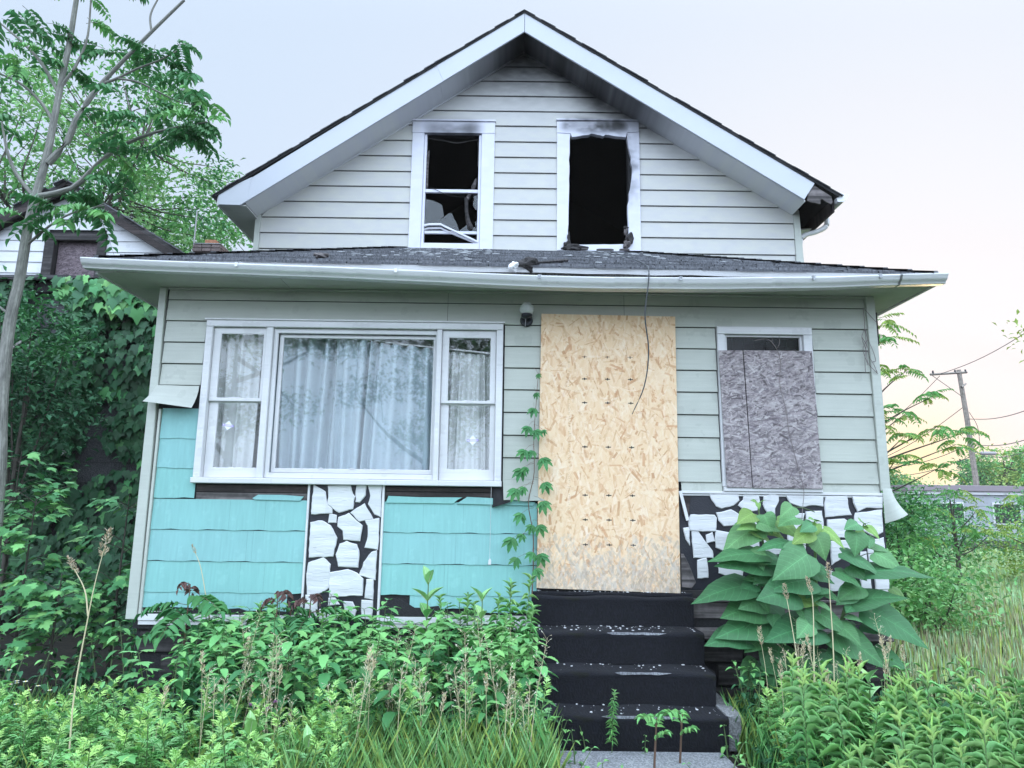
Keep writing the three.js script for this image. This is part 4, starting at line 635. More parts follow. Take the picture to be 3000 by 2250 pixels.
const GRN = { deep: [0.04, 0.15, 0.06], mid: [0.075, 0.26, 0.085], fresh: [0.19, 0.46, 0.14], pale: [0.32, 0.58, 0.23], tip: [0.40, 0.64, 0.20], yel: [0.36, 0.50, 0.12], blue: [0.075, 0.17, 0.105], straw: [0.42, 0.36, 0.22], red: [0.16, 0.085, 0.075] };
const polar = (az, el) => V(Math.cos(el) * Math.sin(az), Math.sin(el), Math.cos(el) * Math.cos(az));
// one pinnate leaf into acc; rachis into list
function pinnate(acc, rach, base, dir, L, pairs, lw, col, droop = 0.5, ll = 0.3) {
  const side = V(0, 0, 0).crossVectors(dir, V(0, 1, 0)).normalize(); if (side.lengthSq() < 0.1) side.set(1, 0, 0);
  const at = t => base.clone().addScaledVector(dir, L * t).add(V(0, -droop * L * t * t, 0)), pts = [];
  for (let k = 0; k <= 4; k++) { const q = at(k / 4); pts.push([q.x, q.y, q.z, lerp(0.0035, 0.0012, k / 4) * (L / 0.4)]); }
  rach && rach.push(limb(pts, 3));
  for (let k = 0; k <= pairs; k++) {
    const t = 0.2 + 0.8 * k / pairs, q = at(t), tan = at(Math.min(1, t + 0.05)).sub(at(t - 0.05)).normalize(), up = V(0, 0, 0).crossVectors(side, tan).normalize(), len = ll * L * (0.75 + 0.5 * Math.sin(Math.PI * Math.min(1, t * 0.9))) * R(0.85, 1.15);
    if (k === pairs) { acc.add(T.lance, q, tan.clone().add(V(0, -0.3, 0)), up, len, len * lw, tint(col)); break; }
    for (const s of [-1, 1]) acc.add(T.lance, q, side.clone().multiplyScalar(s).addScaledVector(tan, R(0.3, 0.6)).add(V(R(-0.1, 0.1), R(-0.45, -0.1), R(-0.1, 0.1))), up.clone().add(V(R(-0.25, 0.25), 0, R(-0.25, 0.25))), len, len * lw, tint(col));
  }
}
function finish(o, acc, stems, stemMat, leafM, leafName = 'foliage') { if (stems && stems.length) mesh('stem', merged(stems), stemMat, o); if (acc.n) { const f = mesh(leafName, acc.geo(), leafM, o); f.userData.kind = 'stuff'; } return o; }
const raw = (name, label, category, group) => { const o = new THREE.Group(); o.name = name; o.userData = { label, category, group }; return o; };
const ZONES = [[-99, 'under the slender grey tree'], [-3.2, 'before the corner post and turquoise wall'], [-2.3, 'before the turquoise wall, corner side'], [-1.78, 'in front of the narrow stone panel'], [-1.1, 'below the picture window, right half'], [-0.45, 'left of the black steps'], [0.3, 'on the walk by the steps'], [1.6, 'right of the walk'], [2.3, 'under the big leaved sapling'], [3.2, 'toward the open lot']];
function whereIs(x, z) { let w = ZONES[0][1]; for (const q of ZONES) if (x >= q[0]) w = q[1]; return w + (z > 2.1 ? ', front row' : z > 1.1 ? ', middle rows' : ''); }
function scatter(variants, spots) { const base = new Map(variants.map(v => [v, v.userData.label])); const used = new Set(); for (const [x, z, turn, s, v] of spots) { const src = variants[v % variants.length]; if (!used.has(src)) { used.add(src); src.name = numbered(src.name); src.position.set(x, groundY(x, z), z); src.rotation.y = turn; src.scale.setScalar(s); scene.add(src); src.userData.label = base.get(src) + ' ' + whereIs(x, z); } else copy(src, [x, groundY(x, z), z], turn, s, base.get(src) + ' ' + whereIs(x, z)); } }
const camRay = (px, py) => V((px - 1106) / 1504.2, -(py - 829.5) / 1504.2, -1).applyEuler(camera.rotation);
const atY = (px, py, y) => { const d = camRay(px, py), t = (y - 1.68) / d.y; return V(d.x * t, y, 6.19 + d.z * t); };
const atZ = (px, py, z) => { const d = camRay(px, py), t = (z - 6.19) / d.z; return V(d.x * t, 1.68 + d.y * t, z); };

// ---------------------------------------------------------------- ground
const gN = noise2(16, 16, 4, 211);
function groundY(x, z) { const far = sstep(6, 30, Math.hypot(x, z)); return 0.04 * (gN(x / 13 + 0.3, z / 13 + 0.7) - 0.5) * (1 - 0.0) * (Math.abs(x - 0.87) < 0.9 && z > -0.5 && z < 3 ? 0 : 1) + far * 0.5 * (gN(x / 90, z / 90) - 0.5); }
const tSoil = tex(1024, 1024, (u, v) => { const a = nA(u, v), b = nF(u, v), c = nE(u * 2, v * 2), k = 0.5 + 0.5 * (a - 0.5) + 0.35 * (b - 0.5); return c > 0.55 ? [k * 0.62, k * 0.66, k * 0.45] : [k * 0.62, k * 0.55, k * 0.47]; }, true);
{
  const xs = [], f = k => Math.sign(k) * (Math.abs(k) * 14 + Math.pow(Math.abs(k), 5) * 180); const g = sheet(100, 100, (u, v) => { const x = f(u * 2 - 1), z = -f(v * 2 - 1) - 2; return [x, groundY(x, z) - 0.012, z, x / 2.5, z / 2.5]; });
  structure('ground', g, std({ color: lin(0.16, 0.16, 0.12), map: tSoil, bumpMap: tSoil, bumpScale: 0.02, roughness: 0.95 }));
  structure('front_walk', slab([[0.3, 0.985], [1.5, 0.985], [1.55, 1.9], [1.6, 3.4], [0.35, 3.4], [0.28, 1.9]].map(p => [p[0], -p[1]]).reverse(), -0.05, 0.02, 0.01).rotateX(-Math.PI / 2), std({ color: lin(0.46, 0.47, 0.50), map: tSpeck, bumpMap: tSpeckB, bumpScale: 0.004, roughness: 0.9 }));
  structure('street', new THREE.PlaneGeometry(160, 8).rotateX(-Math.PI / 2).translate(0, 0.2, 19), std({ color: lin(0.05, 0.05, 0.052), map: tSpeck, roughness: 0.9 }));
}
// ---------------------------------------------------------------- turf: blades nobody could count
function grassMass(name, n, pos, hmin, hmax, cols, label, w = 0.014, tpl = T.grass) {
  const acc = new Acc(); for (const a of [0, 1.9, 4.1]) acc.add(tpl, V(0.006 * Math.sin(a), 0, 0.006 * Math.cos(a)), polar(a, 1.25), polar(a, -0.3), 1 - a * 0.07, w, [1, 1, 1]);
  const im = new THREE.InstancedMesh(acc.geo(), M.leaf, n), m = new THREE.Matrix4(), q = new THREE.Quaternion(), e = new THREE.Euler(), c = new THREE.Color(); im.name = name;
  for (let k = 0; k < n; k++) { const [x, z] = pos(), h = R(hmin, hmax); e.set(R(-0.25, 0.25), R(0, 6.28), R(-0.25, 0.25)); q.setFromEuler(e); m.compose(V(x, groundY(x, z) - 0.01, z), q, V(h, h, h)); im.setMatrixAt(k, m); const t = tint(pick(cols), 0.25); im.setColorAt(k, c.setRGB(...t)); }
  im.castShadow = im.receiveShadow = true; im.userData = { kind: 'stuff', label, category: 'grass' }; scene.add(im); return im;
}
const onWalk = (x, z) => x > 0.18 && x < 1.62 && z > 0 && z < 3.2;
grassMass('lawn_grass', 20000, () => { let x, z; do { x = R(-5.2, 4.6); z = R(0.5, 3.3); } while (onWalk(x, z) || (x > -3.0 && x < -2.2 && z < 1.15) || rnd() < (x < -1 ? 0.35 : 0)); return [x, z]; }, 0.16, 0.34, [GRN.mid, GRN.fresh, GRN.yel, GRN.fresh], 'short tangled green grass between the weeds before the house');
grassMass('tall_grass', 3200, () => { const x = R(-1.2, 0.26), z = R(1.6, 3.0); return [x, z]; }, 0.24, 0.5, [GRN.yel, GRN.fresh, GRN.pale, [0.16, 0.30, 0.08]], 'fine upright bright grass left of the black steps', 0.010);
grassMass('meadow_grass', 95000, () => { const z = 3 - Math.pow(rnd(), 1.3) * 24, x = 3.3 + Math.pow(rnd(), 1.25) * (6 + Math.abs(z) * 1.2); return [x, z]; }, 0.22, 0.5, [[0.52, 0.72, 0.38], [0.56, 0.72, 0.42], [0.64, 0.68, 0.38], [0.52, 0.64, 0.20], [0.48, 0.72, 0.40]], 'tall pale meadow grass on the open lot beside the house', 0.010, T.grassU);
grassMass('dry_grass', 5200, () => { const z = R(-4.5, 1.6), x = R(3.4, 7.5); return [x, z]; }, 0.3, 0.55, [GRN.straw, [0.38, 0.36, 0.2], GRN.yel], 'dry straw coloured grass at the edge of the lot', 0.009, T.grassU);

// ---------------------------------------------------------------- bed plants, a few of each kind, then copies
function makeMugwort() {
  const o = raw('mugwort_plant', 'feathery green mugwort stem', 'plant', 'mugwort stems massed before the house'), acc = new Acc(), st = [], H = R(0.42, 0.6), lx = R(-0.1, 0.1), lz = R(-0.1, 0.1);
  st.push(limb([[0, -0.03, 0, 0.005], [lx * 0.4, H * 0.5, lz * 0.4, 0.004], [lx, H, lz, 0.002]], 4));
  for (let k = 0; k < 30; k++) { const t = 0.12 + 0.88 * k / 29, az = k * 2.4 + R(-0.3, 0.3), el = lerp(0.1, 1.0, t * t) + R(-0.2, 0.2), L = lerp(0.16, 0.07, t) * R(0.8, 1.2), d = polar(az, el); acc.add(T.cut, V(lx * t, H * t, lz * t), d, polar(az, el + 1.5), L, L * 0.95, tint(t > 0.85 ? GRN.tip : t > 0.7 ? GRN.pale : t > 0.4 ? GRN.fresh : GRN.deep)); }
  return finish(o, acc, st, M.stem, M.leaf);
}
function makeGoldenrod() {
  const o = raw('goldenrod_plant', 'yellow tipped goldenrod stem', 'plant', 'goldenrod stems right of the walk'), acc = new Acc(), st = [], H = R(0.4, 0.68), lx = R(-0.1, 0.1), lz = R(-0.08, 0.08);
  st.push(limb([[0, -0.03, 0, 0.005], [lx * 0.4, H * 0.5, lz * 0.4, 0.004], [lx, H, lz, 0.002]], 4));
  for (let k = 0; k < 42; k++) { const t = 0.18 + 0.82 * k / 41, az = k * 2.4 + R(-0.3, 0.3), el = t > 0.88 ? R(0.9, 1.35) : lerp(-0.05, 0.55, t) + R(-0.2, 0.2), L = (t > 0.88 ? R(0.06, 0.09) : lerp(0.11, 0.085, t) * R(0.8, 1.2)); acc.add(t > 0.88 ? T.lance : T.lance2, V(lx * t, H * t, lz * t), polar(az, el), polar(az, el + 1.5), L * 1.1, L * 0.105, tint(t > 0.9 ? [0.44, 0.68, 0.24] : t > 0.65 ? GRN.pale : t > 0.4 ? GRN.fresh : GRN.mid)); }
  return finish(o, acc, st, M.stem, M.leaf);
}
function makeBroad(H, L0, tpl, col, name, label, group) {
  const o = raw(name, label, 'plant', group), acc = new Acc(), st = [], lx = R(-0.12, 0.12), lz = R(-0.02, 0.14), n = Math.round(H / 0.055);
  st.push(limb([[0, -0.03, 0, 0.006], [lx * 0.4, H * 0.5, lz * 0.4, 0.005], [lx, H, lz, 0.002]], 4));
  for (let k = 0; k < n; k++) { const t = 0.15 + 0.85 * k / (n - 1), az0 = k * 1.57 + R(-0.3, 0.3); for (const s of [0, Math.PI]) { const az = az0 + s + R(-0.3, 0.3), el = lerp(-0.1, 0.5, t) + R(-0.3, 0.2), L = L0 * (1.1 - 0.5 * t) * R(0.75, 1.25), b = V(lx * t, H * t, lz * t), d = polar(az, el); const pet = b.clone().addScaledVector(d, L * 0.3); st.push(limb([[b.x, b.y, b.z, 0.002], [pet.x, pet.y, pet.z, 0.0015]], 3)); acc.add(tpl, pet, polar(az, el - 0.5), polar(az, el + 1.1), L, L * (tpl === T.maple || tpl === T.ivy ? 1 : 0.56), tint(t > 0.8 ? GRN.fresh : t < 0.5 && col === GRN.mid ? GRN.deep : col)); } }
  return finish(o, acc, st, M.stem, M.leaf);
}
function makeHorseweed() {
  const o = raw('horseweed_plant', 'tall slender whorled weed', 'plant', 'slender tall weeds along the wall'), acc = new Acc(), st = [], H = R(0.95, 1.15);
  st.push(limb([[0, -0.03, 0, 0.006], [0.02, H * 0.5, 0.02, 0.005], [0.03, H, 0.06, 0.002]], 4));
  for (let k = 0; k < 60; k++) { const t = 0.2 + 0.8 * k / 59, az = k * 2.4, el = t > 0.9 ? R(0.7, 1.3) : R(-0.1, 0.5), L = R(0.09, 0.14) * (1.15 - 0.5 * t); acc.add(T.lance2, V(0.03 * t, H * t, 0.06 * t * t), polar(az, el), polar(az, el + 1.5), L, L * 0.2, tint(t > 0.85 ? GRN.pale : GRN.fresh)); }
  return finish(o, acc, st, M.stem, M.leaf);
}
function makeSeedGrass(loose) {
  const o = raw('grass_stalk', loose ? 'straw grass stalk, loose seed head,' : 'grass stalk, dense tan seed head,', 'grass stalk', loose ? 'loose seeded grass stalks' : 'dense seeded grass stalks'), acc = new Acc(), st = [], H = R(0.68, 0.88), lx = R(-0.14, 0.14), lz = R(-0.08, 0.08);
  const q = t => V(lx * t * t, H * t, lz * t * t); st.push(limb([0, 0.35, 0.7, 1].map(t => { const a = q(t); return [a.x, a.y - (t ? 0 : 0.02), a.z, lerp(0.0026, 0.0012, t)]; }), 4));
  for (let k = 0; k < 3; k++) acc.add(T.grass, q(0.1 + k * 0.12), polar(R(0, 6.3), 1.1), polar(R(0, 6), 0), R(0.18, 0.3), 0.008, tint(GRN.yel));
  if (loose) for (let k = 0; k < 26; k++) { const t = 0.7 + 0.3 * k / 25, az = R(0, 6.3), b = q(t), d = polar(az, R(0.5, 1.2)).multiplyScalar(R(0.02, 0.09) * (1.5 - t)), e = b.clone().add(d); st.push(limb([[b.x, b.y, b.z, 0.0007], [e.x, e.y, e.z, 0.0005]], 3)); acc.add(T.tiny, e, V(d.x, d.y - 0.01, d.z), polar(az, 0), R(0.014, 0.022), 0.006, tint([0.78, 0.70, 0.52])); }
  else for (let k = 0; k < 46; k++) { const t = 0.86 + 0.14 * k / 45, az = R(0, 6.3), w = 0.010 * Math.sin(Math.PI * (0.1 + 0.85 * k / 45)); acc.add(T.tiny, q(t).addScaledVector(polar(az, 0), w * 0.5), polar(az, R(0.5, 1.1)), polar(az, 0), R(0.014, 0.024), 0.008, tint([0.72, 0.60, 0.42])); }
  return finish(o, acc, st, M.straw, M.leafThin, 'seed_head');
}
const free = (x0, x1, z0, z1, ok = () => true) => { let x, z; do { x = R(x0, x1); z = R(z0, z1); } while (onWalk(x, z) || !ok(x, z)); return [x, z, R(0, 6.28), R(0.85, 1.15), Math.floor(R(0, 99))]; };
const times = (n, f) => Array.from({ length: n }, (_, i) => f(i));
const bare = (x, z) => x > -3.1 && x < -2.35 && z > 0.25 && z < 1.3;
scatter(times(5, makeMugwort), times(235, i => i < 190 ? free(-4.2, -0.75, 1.45, 3.1, (x, z) => x > -z * 0.1 - 3.9) : i < 210 ? free(1.68, 2.1, 0.9, 1.9) : free(-1.2, 0.15, 0.9, 1.9)));
scatter(times(5, makeGoldenrod), times(140, i => free(1.66, 4.3, 1.3, 3.05)));
{
  const gw1 = 'toothed broadleaf weeds along the wall', gw2 = 'lobed seedlings among the weeds', gw3 = 'dark oval leaved weeds by the wall';
  const a = times(4, () => makeBroad(R(0.62, 0.85), 0.145, T.serrate, GRN.mid, 'broadleaf_weed', 'toothed broadleaf green weed', gw1));
  const b = times(3, () => makeBroad(R(0.6, 0.8), 0.15, T.maple, GRN.mid, 'maple_seedling', 'lobed maple seedling', gw2));
  const c = times(3, () => makeBroad(R(0.4, 0.6), 0.085, T.oval, GRN.deep, 'oval_leaved_weed', 'low dark oval leaved weed', gw3));
  scatter(a, times(135, i => free(-3.1, 0.14, 0.18, 1.7, (x, z) => !bare(x, z) && (z < 1.3 || x > -1.9))));
  scatter(b, times(34, i => i < 12 ? free(-2.5, -1.7, 0.3, 0.9) : free(-2.4, 0.1, 0.5, 1.6)));
  scatter(c, times(125, i => i >= 95 ? free(1.75, 3.5, 0.5, 1.25) : i < 40 ? free(-4.9, -3.0, -0.8, 1.5, (x, z) => !bare(x, z)) : i < 66 ? free(1.7, 3.2, 0.3, 1.4) : free(-3.0, 0.1, 0.9, 1.6, (x, z) => !bare(x, z))));
  scatter(times(3, () => makeBroad(R(0.34, 0.48), 0.13, T.ivy, GRN.fresh, 'lobed_vine', 'broad lobed vine shoot', 'lobed vine shoots in the bed')), times(46, i => i < 30 ? free(-3.6, -0.2, 1.3, 2.9) : free(1.7, 3.6, 1.1, 2.6)));
  scatter(times(3, makeHorseweed), [[-0.02, 0.35, 0, 1.06, 0], [0.1, 0.3, 1, 1.08, 1], [-0.12, 0.42, 2, 0.98, 2], [-0.32, 0.3, 3, 0.95, 0], [-0.5, 0.35, 4, 0.93, 1], [-1.85, 0.35, 5, 0.92, 2], [-1.98, 0.4, 6, 0.88, 0], [0.12, 0.55, 1, 0.92, 2], [-0.05, 0.7, 2, 0.85, 0], [-0.22, 0.5, 4, 0.9, 1], [0.72, 1.03, 1.5, 0.42, 2], [-1.5, 0.5, 2, 0.8, 1], [0.05, 1.25, 3, 0.72, 0], [-0.08, 1.3, 1, 0.66, 1]]);
}
scatter(times(4, () => makeSeedGrass(true)), times(72, i => i < 16 ? free(-1.75, -1.3, 1.2, 2.0) : i < 60 ? free(-1.5, 0.12, 1.0, 2.2) : free(1.7, 2.9, 0.8, 1.9)));
scatter(times(3, () => makeSeedGrass(false)), [...times(9, i => free(-2, 0, 1.2, 2.2)), ...times(12, i => free(1.7, 2.9, 0.9, 1.7))]);

// ---------------------------------------------------------------- single plants by the wall
function seedling(label, px, py, H, z, n, group, young) { // tree-of-heaven seedling: pinnate leaves, coppery folded tips
  const p = atY(px, py, H), o = thing('tree_of_heaven_seedling', label, 'plant', group, [p.x, 0, z ?? p.z]), acc = new Acc(), st = [], ra = [];
  st.push(limb([[0, -0.03, 0, 0.009], [0.01, H * 0.5, 0.02, 0.007], [0.02, H * 0.92, 0.03, 0.004]], 5));
  for (let k = 0; k < n; k++) { const t = 0.5 + 0.45 * k / n, az = k * 2.4 + 0.6, top = !young && k > n - 3; pinnate(acc, ra, V(0.02 * t, H * t, 0.03 * t), young ? polar(az, R(0.8, 1.1)) : polar(az, top ? 1.0 : R(0.15, 0.55)), young ? R(0.2, 0.28) : top ? R(0.16, 0.24) : R(0.34, 0.5), young ? 5 : top ? 6 : 7, 0.36, young ? GRN.fresh : top ? GRN.red : GRN.mid, top ? 0.9 : 0.45, top ? 0.3 : 0.26); }
  return finish(o, acc, [...st, ...ra], M.stemRed, M.leaf);
}
seedling('pinnate leaved seedling with coppery tips at the corner post of the turquoise wall', 300, 1262, 1.12, 0.42, 11);
seedling('pinnate leaved seedling with coppery tips before the turquoise wall, midway to the stone panel', 520, 1285, 1.06, 0.45, 9);
seedling('pinnate leaved seedling with coppery tips close beside the narrow stone panel', 605, 1290, 1.04, 0.42, 9);
seedling('small upright pinnate seedling growing at the foot of the black steps', 1490, 1560, 0.36, 1.2, 3, null, true);
seedling('small drooping pinnate seedling before the lowest black step', 1425, 1560, 0.36, 1.3, 3, null, true);
function milkweed(label, x, z, H, n, s) {
  const o = thing('milkweed_plant', label, 'plant', 'milkweeds', [x, 0, z]), st = [limb([[0, -0.03, 0, 0.009], [0.01, H * 0.6, 0, 0.008], [0.015, H, 0.01, 0.004]], 6)]; const rib = [];
  for (let k = 0; k < n; k++) { const t = 0.3 + 0.68 * k / (n - 1), az0 = k * 1.6 + 0.3; for (const s2 of [0, Math.PI]) { const az = az0 + s2, el = lerp(0.2, 1.15, t * t), L = s * (1.15 - 0.45 * t) * R(0.9, 1.1), a = new Acc(), b = V(0.012 * t, H * t, 0), d = polar(az, el), up = polar(az, el + 1.5); a.add(T.oval, b, d, up, L, L * 0.42, tint(t > 0.8 ? GRN.pale : GRN.fresh, 0.1)); mesh('leaf', a.geo(), M.leafGloss, o); const e = b.clone().addScaledVector(d, L * 0.95).addScaledVector(up, -0.21 * L), m = b.clone().addScaledVector(d, L * 0.5).addScaledVector(up, -0.055 * L); rib.push(limb([[b.x, b.y, b.z, 0.003], [m.x, m.y, m.z, 0.0022], [e.x, e.y, e.z, 0.001]], 4)); } }
  mesh('stem', merged(st), M.stem, o); mesh('midribs', merged(rib), std({ color: lin(0.55, 0.62, 0.45), roughness: 0.6 }), o); return o;
}
milkweed('tall milkweed with broad pale ribbed leaves before the turquoise wall near the stone panel', -0.64, 0.62, 1.1, 7, 0.24);
milkweed('milkweed with broad upright leaves near the top of the steps', -0.22, 0.65, 0.98, 6, 0.2);
{ const p = atY(535, 1590, 0.46); milkweed('pale leaved milkweed low in front, below the stone panel', p.x, p.z, 0.46, 5, 0.2); }
{ const p = atY(660, 1615, 0.42); milkweed('smaller pale milkweed low in front, nearer the walk', p.x, p.z, 0.42, 5, 0.17); }
milkweed('broad leaved milkweed rising through goldenrod beyond the big leaved sapling', 2.28, 1.5, 0.62, 5, 0.16);
milkweed('broad leaved milkweed standing by the walk under the big leaved sapling', 1.92, 1.45, 0.6, 5, 0.16);

// big-leaved sapling beside the steps
T.heart.uv = []; for (let k = 0; k < T.heart.p.length; k += 3) T.heart.uv.push(T.heart.p[k] * 0.92 + 0.5, (T.heart.p[k + 1] + 0.1) / 1.2);
const tVein = canvasTex(256, 256, (c, w, h) => { c.fillStyle = '#d8d8d8'; c.fillRect(0, 0, w, h); for (let i = 0; i < 500; i++) { c.globalAlpha = 0.12; c.fillStyle = pick(['#ffffff', '#b4b4b4']); c.fillRect(rnd() * w, rnd() * h, R(3, 14), R(3, 14)); } c.globalAlpha = 0.8; c.strokeStyle = '#ffffff'; const L = (x0, y0, x1, y1, x2, y2, lw) => { c.lineWidth = lw; c.beginPath(); c.moveTo(x0, y0); c.quadraticCurveTo(x1, y1, x2, y2); c.stroke(); }; L(128, 236, 128, 120, 128, 0, 4); for (let k = 0; k < 7; k++) { const y = 226 - k * 30; for (const s of [-1, 1]) L(128, y, 128 + s * 60, y - 18, 128 + s * (118 - k * 8), y - 62, 2.2); } });
M.leafVein = leafMat({ roughness: 0.52, map: tVein, bumpMap: tVein, bumpScale: -0.004, transmission: 0.25 });
{
  const o = thing('catalpa_sapling', 'young catalpa with large heart shaped leaves before the stone skirting', 'sapling', null, [2.5, 0, 0.45]);
  const c = (x, y, z) => atZ((1950 + x * 0.3918) / 1.35624, (1400 + y * 0.3918) / 1.35624, z).sub(V(2.5, 0, 0.45));
  const stemPath = (pts, z, z1) => limb(smoothPath(pts.map((p, i) => { const q = c(p[0], p[1], lerp(z, z1, i / (pts.length - 1))); return [q.x, Math.max(0, q.y), q.z, lerp(0.006, 0.02, i / (pts.length - 1))]; }), 12), 7);
  for (const [pts, z] of [[[[690, 190], [715, 400], [740, 560], [770, 800], [860, 1250], [980, 1750]], 0.42], [[[1115, 320], [1115, 450], [1120, 600], [1125, 900], [1130, 1200], [1090, 1750]], 0.6], [[[1480, 350], [1440, 600], [1380, 840], [1280, 1200], [1150, 1750]], 0.48]]) mesh('stem', stemPath(pts, z, 0.45), M.stem, o);
  const sx = [[690, 0.42], [1115, 0.6], [1480, 0.48]];
  const L = [[735, 275, 795, 415, 1, 1, 1], [655, 265, 540, 335, 0.8, 0.5, 2], [950, 215, 860, 290, 1, 0.9, 1], [680, 365, 430, 545, 0.75, 0.5, 1], [690, 362, 540, 378, 0.6, 0.2, 2], [830, 320, 1010, 450, 0.7, 0.4, 2], [980, 300, 850, 350, 0.9, 0.6, 1], [930, 485, 690, 530, 0.6, 0.2, 0], [1130, 430, 1200, 610, 1, 1, 1], [1060, 570, 815, 750, 0.9, 0.9, 1], [1430, 410, 1420, 580, 1.05, 1, 1], [1560, 560, 1780, 690, 0.75, 0.5, 1], [1320, 560, 1630, 730, 0.7, 0.4, 0], [1270, 700, 1470, 810, 0.9, 0.6, 0], [1100, 710, 1260, 785, 0.7, 0.4, 0], [840, 600, 600, 620, 0.6, 0.4, 1], [720, 570, 335, 600, 0.6, 0.2, 0], [740, 650, 390, 640, 0.75, 0.4, 0], [640, 800, 215, 910, 0.65, 0.3, 0], [820, 760, 590, 745, 0.75, 0.4, 0], [1080, 760, 780, 830, 0.8, 0.5, 0], [930, 900, 1200, 940, 0.7, 0.3, 2], [700, 970, 430, 1030, 0.9, 0.5, 0], [900, 1040, 405, 1165, 0.75, 0.5, 0], [1160, 1020, 1370, 1170, 0.9, 0.7, 0], [1470, 700, 1990, 720, 0.5, 0.15, 0], [1350, 930, 1790, 880, 0.6, 0.2, 0], [1500, 980, 1960, 1250, 0.7, 0.5, 0], [1470, 1090, 1770, 1150, 0.7, 0.3, 0], [1250, 1150, 1650, 1400, 0.85, 0.6, 0], [600, 1180, 310, 1235, 0.75, 0.4, 0], [740, 1190, 600, 1290, 0.9, 0.6, 0], [850, 1260, 800, 1580, 0.9, 0.8, 0], [1150, 1280, 1010, 1430, 0.9, 0.7, 0], [1200, 1300, 1420, 1560, 0.9, 0.8, 0], [1120, 1110, 760, 1200, 0.8, 0.4, 0], [1280, 1090, 1460, 1240, 0.9, 0.6, 0], [1690, 830, 1800, 920, 0.8, 0.4, 2], [1440, 345, 1340, 380, 1, 0.8, 1], [1500, 360, 1600, 450, 0.6, 0.3, 2], [1100, 350, 1010, 400, 0.9, 0.8, 1], [1180, 380, 1340, 520, 0.55, 0.3, 2], [880, 700, 700, 800, 0.9, 0.7, 0], [960, 850, 700, 900, 0.9, 0.5, 0], [1000, 980, 1080, 1100, 0.9, 0.7, 0], [780, 1000, 600, 1110, 0.8, 0.5, 0], [1380, 840, 1560, 960, 0.8, 0.5, 0], [1050, 1500, 900, 1700, 0.9, 0.7, 0], [1300, 1480, 1560, 1660, 0.9, 0.6, 0], [700, 1400, 560, 1560, 0.9, 0.7, 0], [1560, 1300, 1800, 1420, 0.8, 0.5, 0], [1500, 500, 1700, 560, 0.6, 0.3, 1],
    [690, 190, 640, 165, 0.8, 0.6, 2], [692, 192, 750, 160, 0.7, 0.5, 2], [690, 188, 700, 235, 0.9, 0.9, 2], [1115, 318, 1070, 300, 0.8, 0.6, 2], [1117, 318, 1175, 325, 0.7, 0.5, 2], [1482, 345, 1450, 305, 0.8, 0.6, 2], [1485, 345, 1550, 330, 0.7, 0.5, 2]];
  for (let k = 0; k < 46; k++) { const s = pick(sx), y = R(330, 1500), x = s[0] + (y - 300) * (s[0] > 1400 ? -0.15 : s[0] < 900 ? 0.08 : 0) + R(-60, 60), a = R(-1, 1), l = R(110, 210); L.push([x, y, x + Math.sin(a) * l * (rnd() < 0.5 ? 1 : -1) * 1.2, y + Math.cos(a) * l * 0.6, R(0.75, 1), R(0.2, 0.9), y < 600 ? pick([1, 1, 2]) : pick([0, 0, 1])]); }
  for (const [bx_, by, tx, ty, w, f, col] of L) {
    const z0 = (sx.reduce((a, q) => Math.abs(q[0] - bx_) < Math.abs(a[0] - bx_) ? q : a)[1]) + R(0.02, 0.12) + (by > 500 ? 0.05 : 0) + (f > 0.7 ? 0.06 : 0), len2 = Math.hypot(tx - bx_, ty - by) * 0.00108;
    const b = c(bx_, by, z0), e = c(tx, ty, z0 + (f > 0.6 ? 0.03 : R(0.05, 0.12)) + (by > 900 ? 0.05 : 0)), d = e.clone().sub(b), len = d.length() * (f > 0.8 ? 1.0 : 1.0); d.normalize();
    const n = V(R(-0.5, 0.5), lerp(0.95, 0.45, f) + R(-0.15, 0.15), lerp(0.35, 0.9, f)); const a = new Acc(), up = n.clone().addScaledVector(d, -n.dot(d)).normalize();
    const base = b.clone(); a.add(T.heart, base, d.clone().addScaledVector(up, 0.2), up, len * 0.97, len * w * 0.98 * (len < 0.12 ? 0.8 : 1), tint(col === 2 ? GRN.tip.map((v, i) => v * [0.72, 0.82, 0.7][i]) : col === 1 ? [0.17, 0.42, 0.17] : [0.085, 0.27, 0.10], 0.14)); const lg = a.geo(); lg.setAttribute('uv', new THREE.Float32BufferAttribute(T.heart.uv, 2)); mesh('leaf', lg, M.leafVein, o);
    const s = sx.reduce((q, r) => Math.abs(r[0] - bx_) < Math.abs(q[0] - bx_) ? r : q), r0 = c(s[0] + (by - 300) * (s[0] > 1400 ? -0.2 : s[0] < 900 ? 0.12 : 0), by + 40, s[1]); if (len > 0.1) mesh('petiole', limb([[r0.x, r0.y, r0.z, 0.004], [(r0.x + b.x) / 2, (r0.y + b.y) / 2 + 0.01, (r0.z + b.z) / 2, 0.003], [b.x, b.y, b.z, 0.002]], 4), M.stem, o);
  }
}
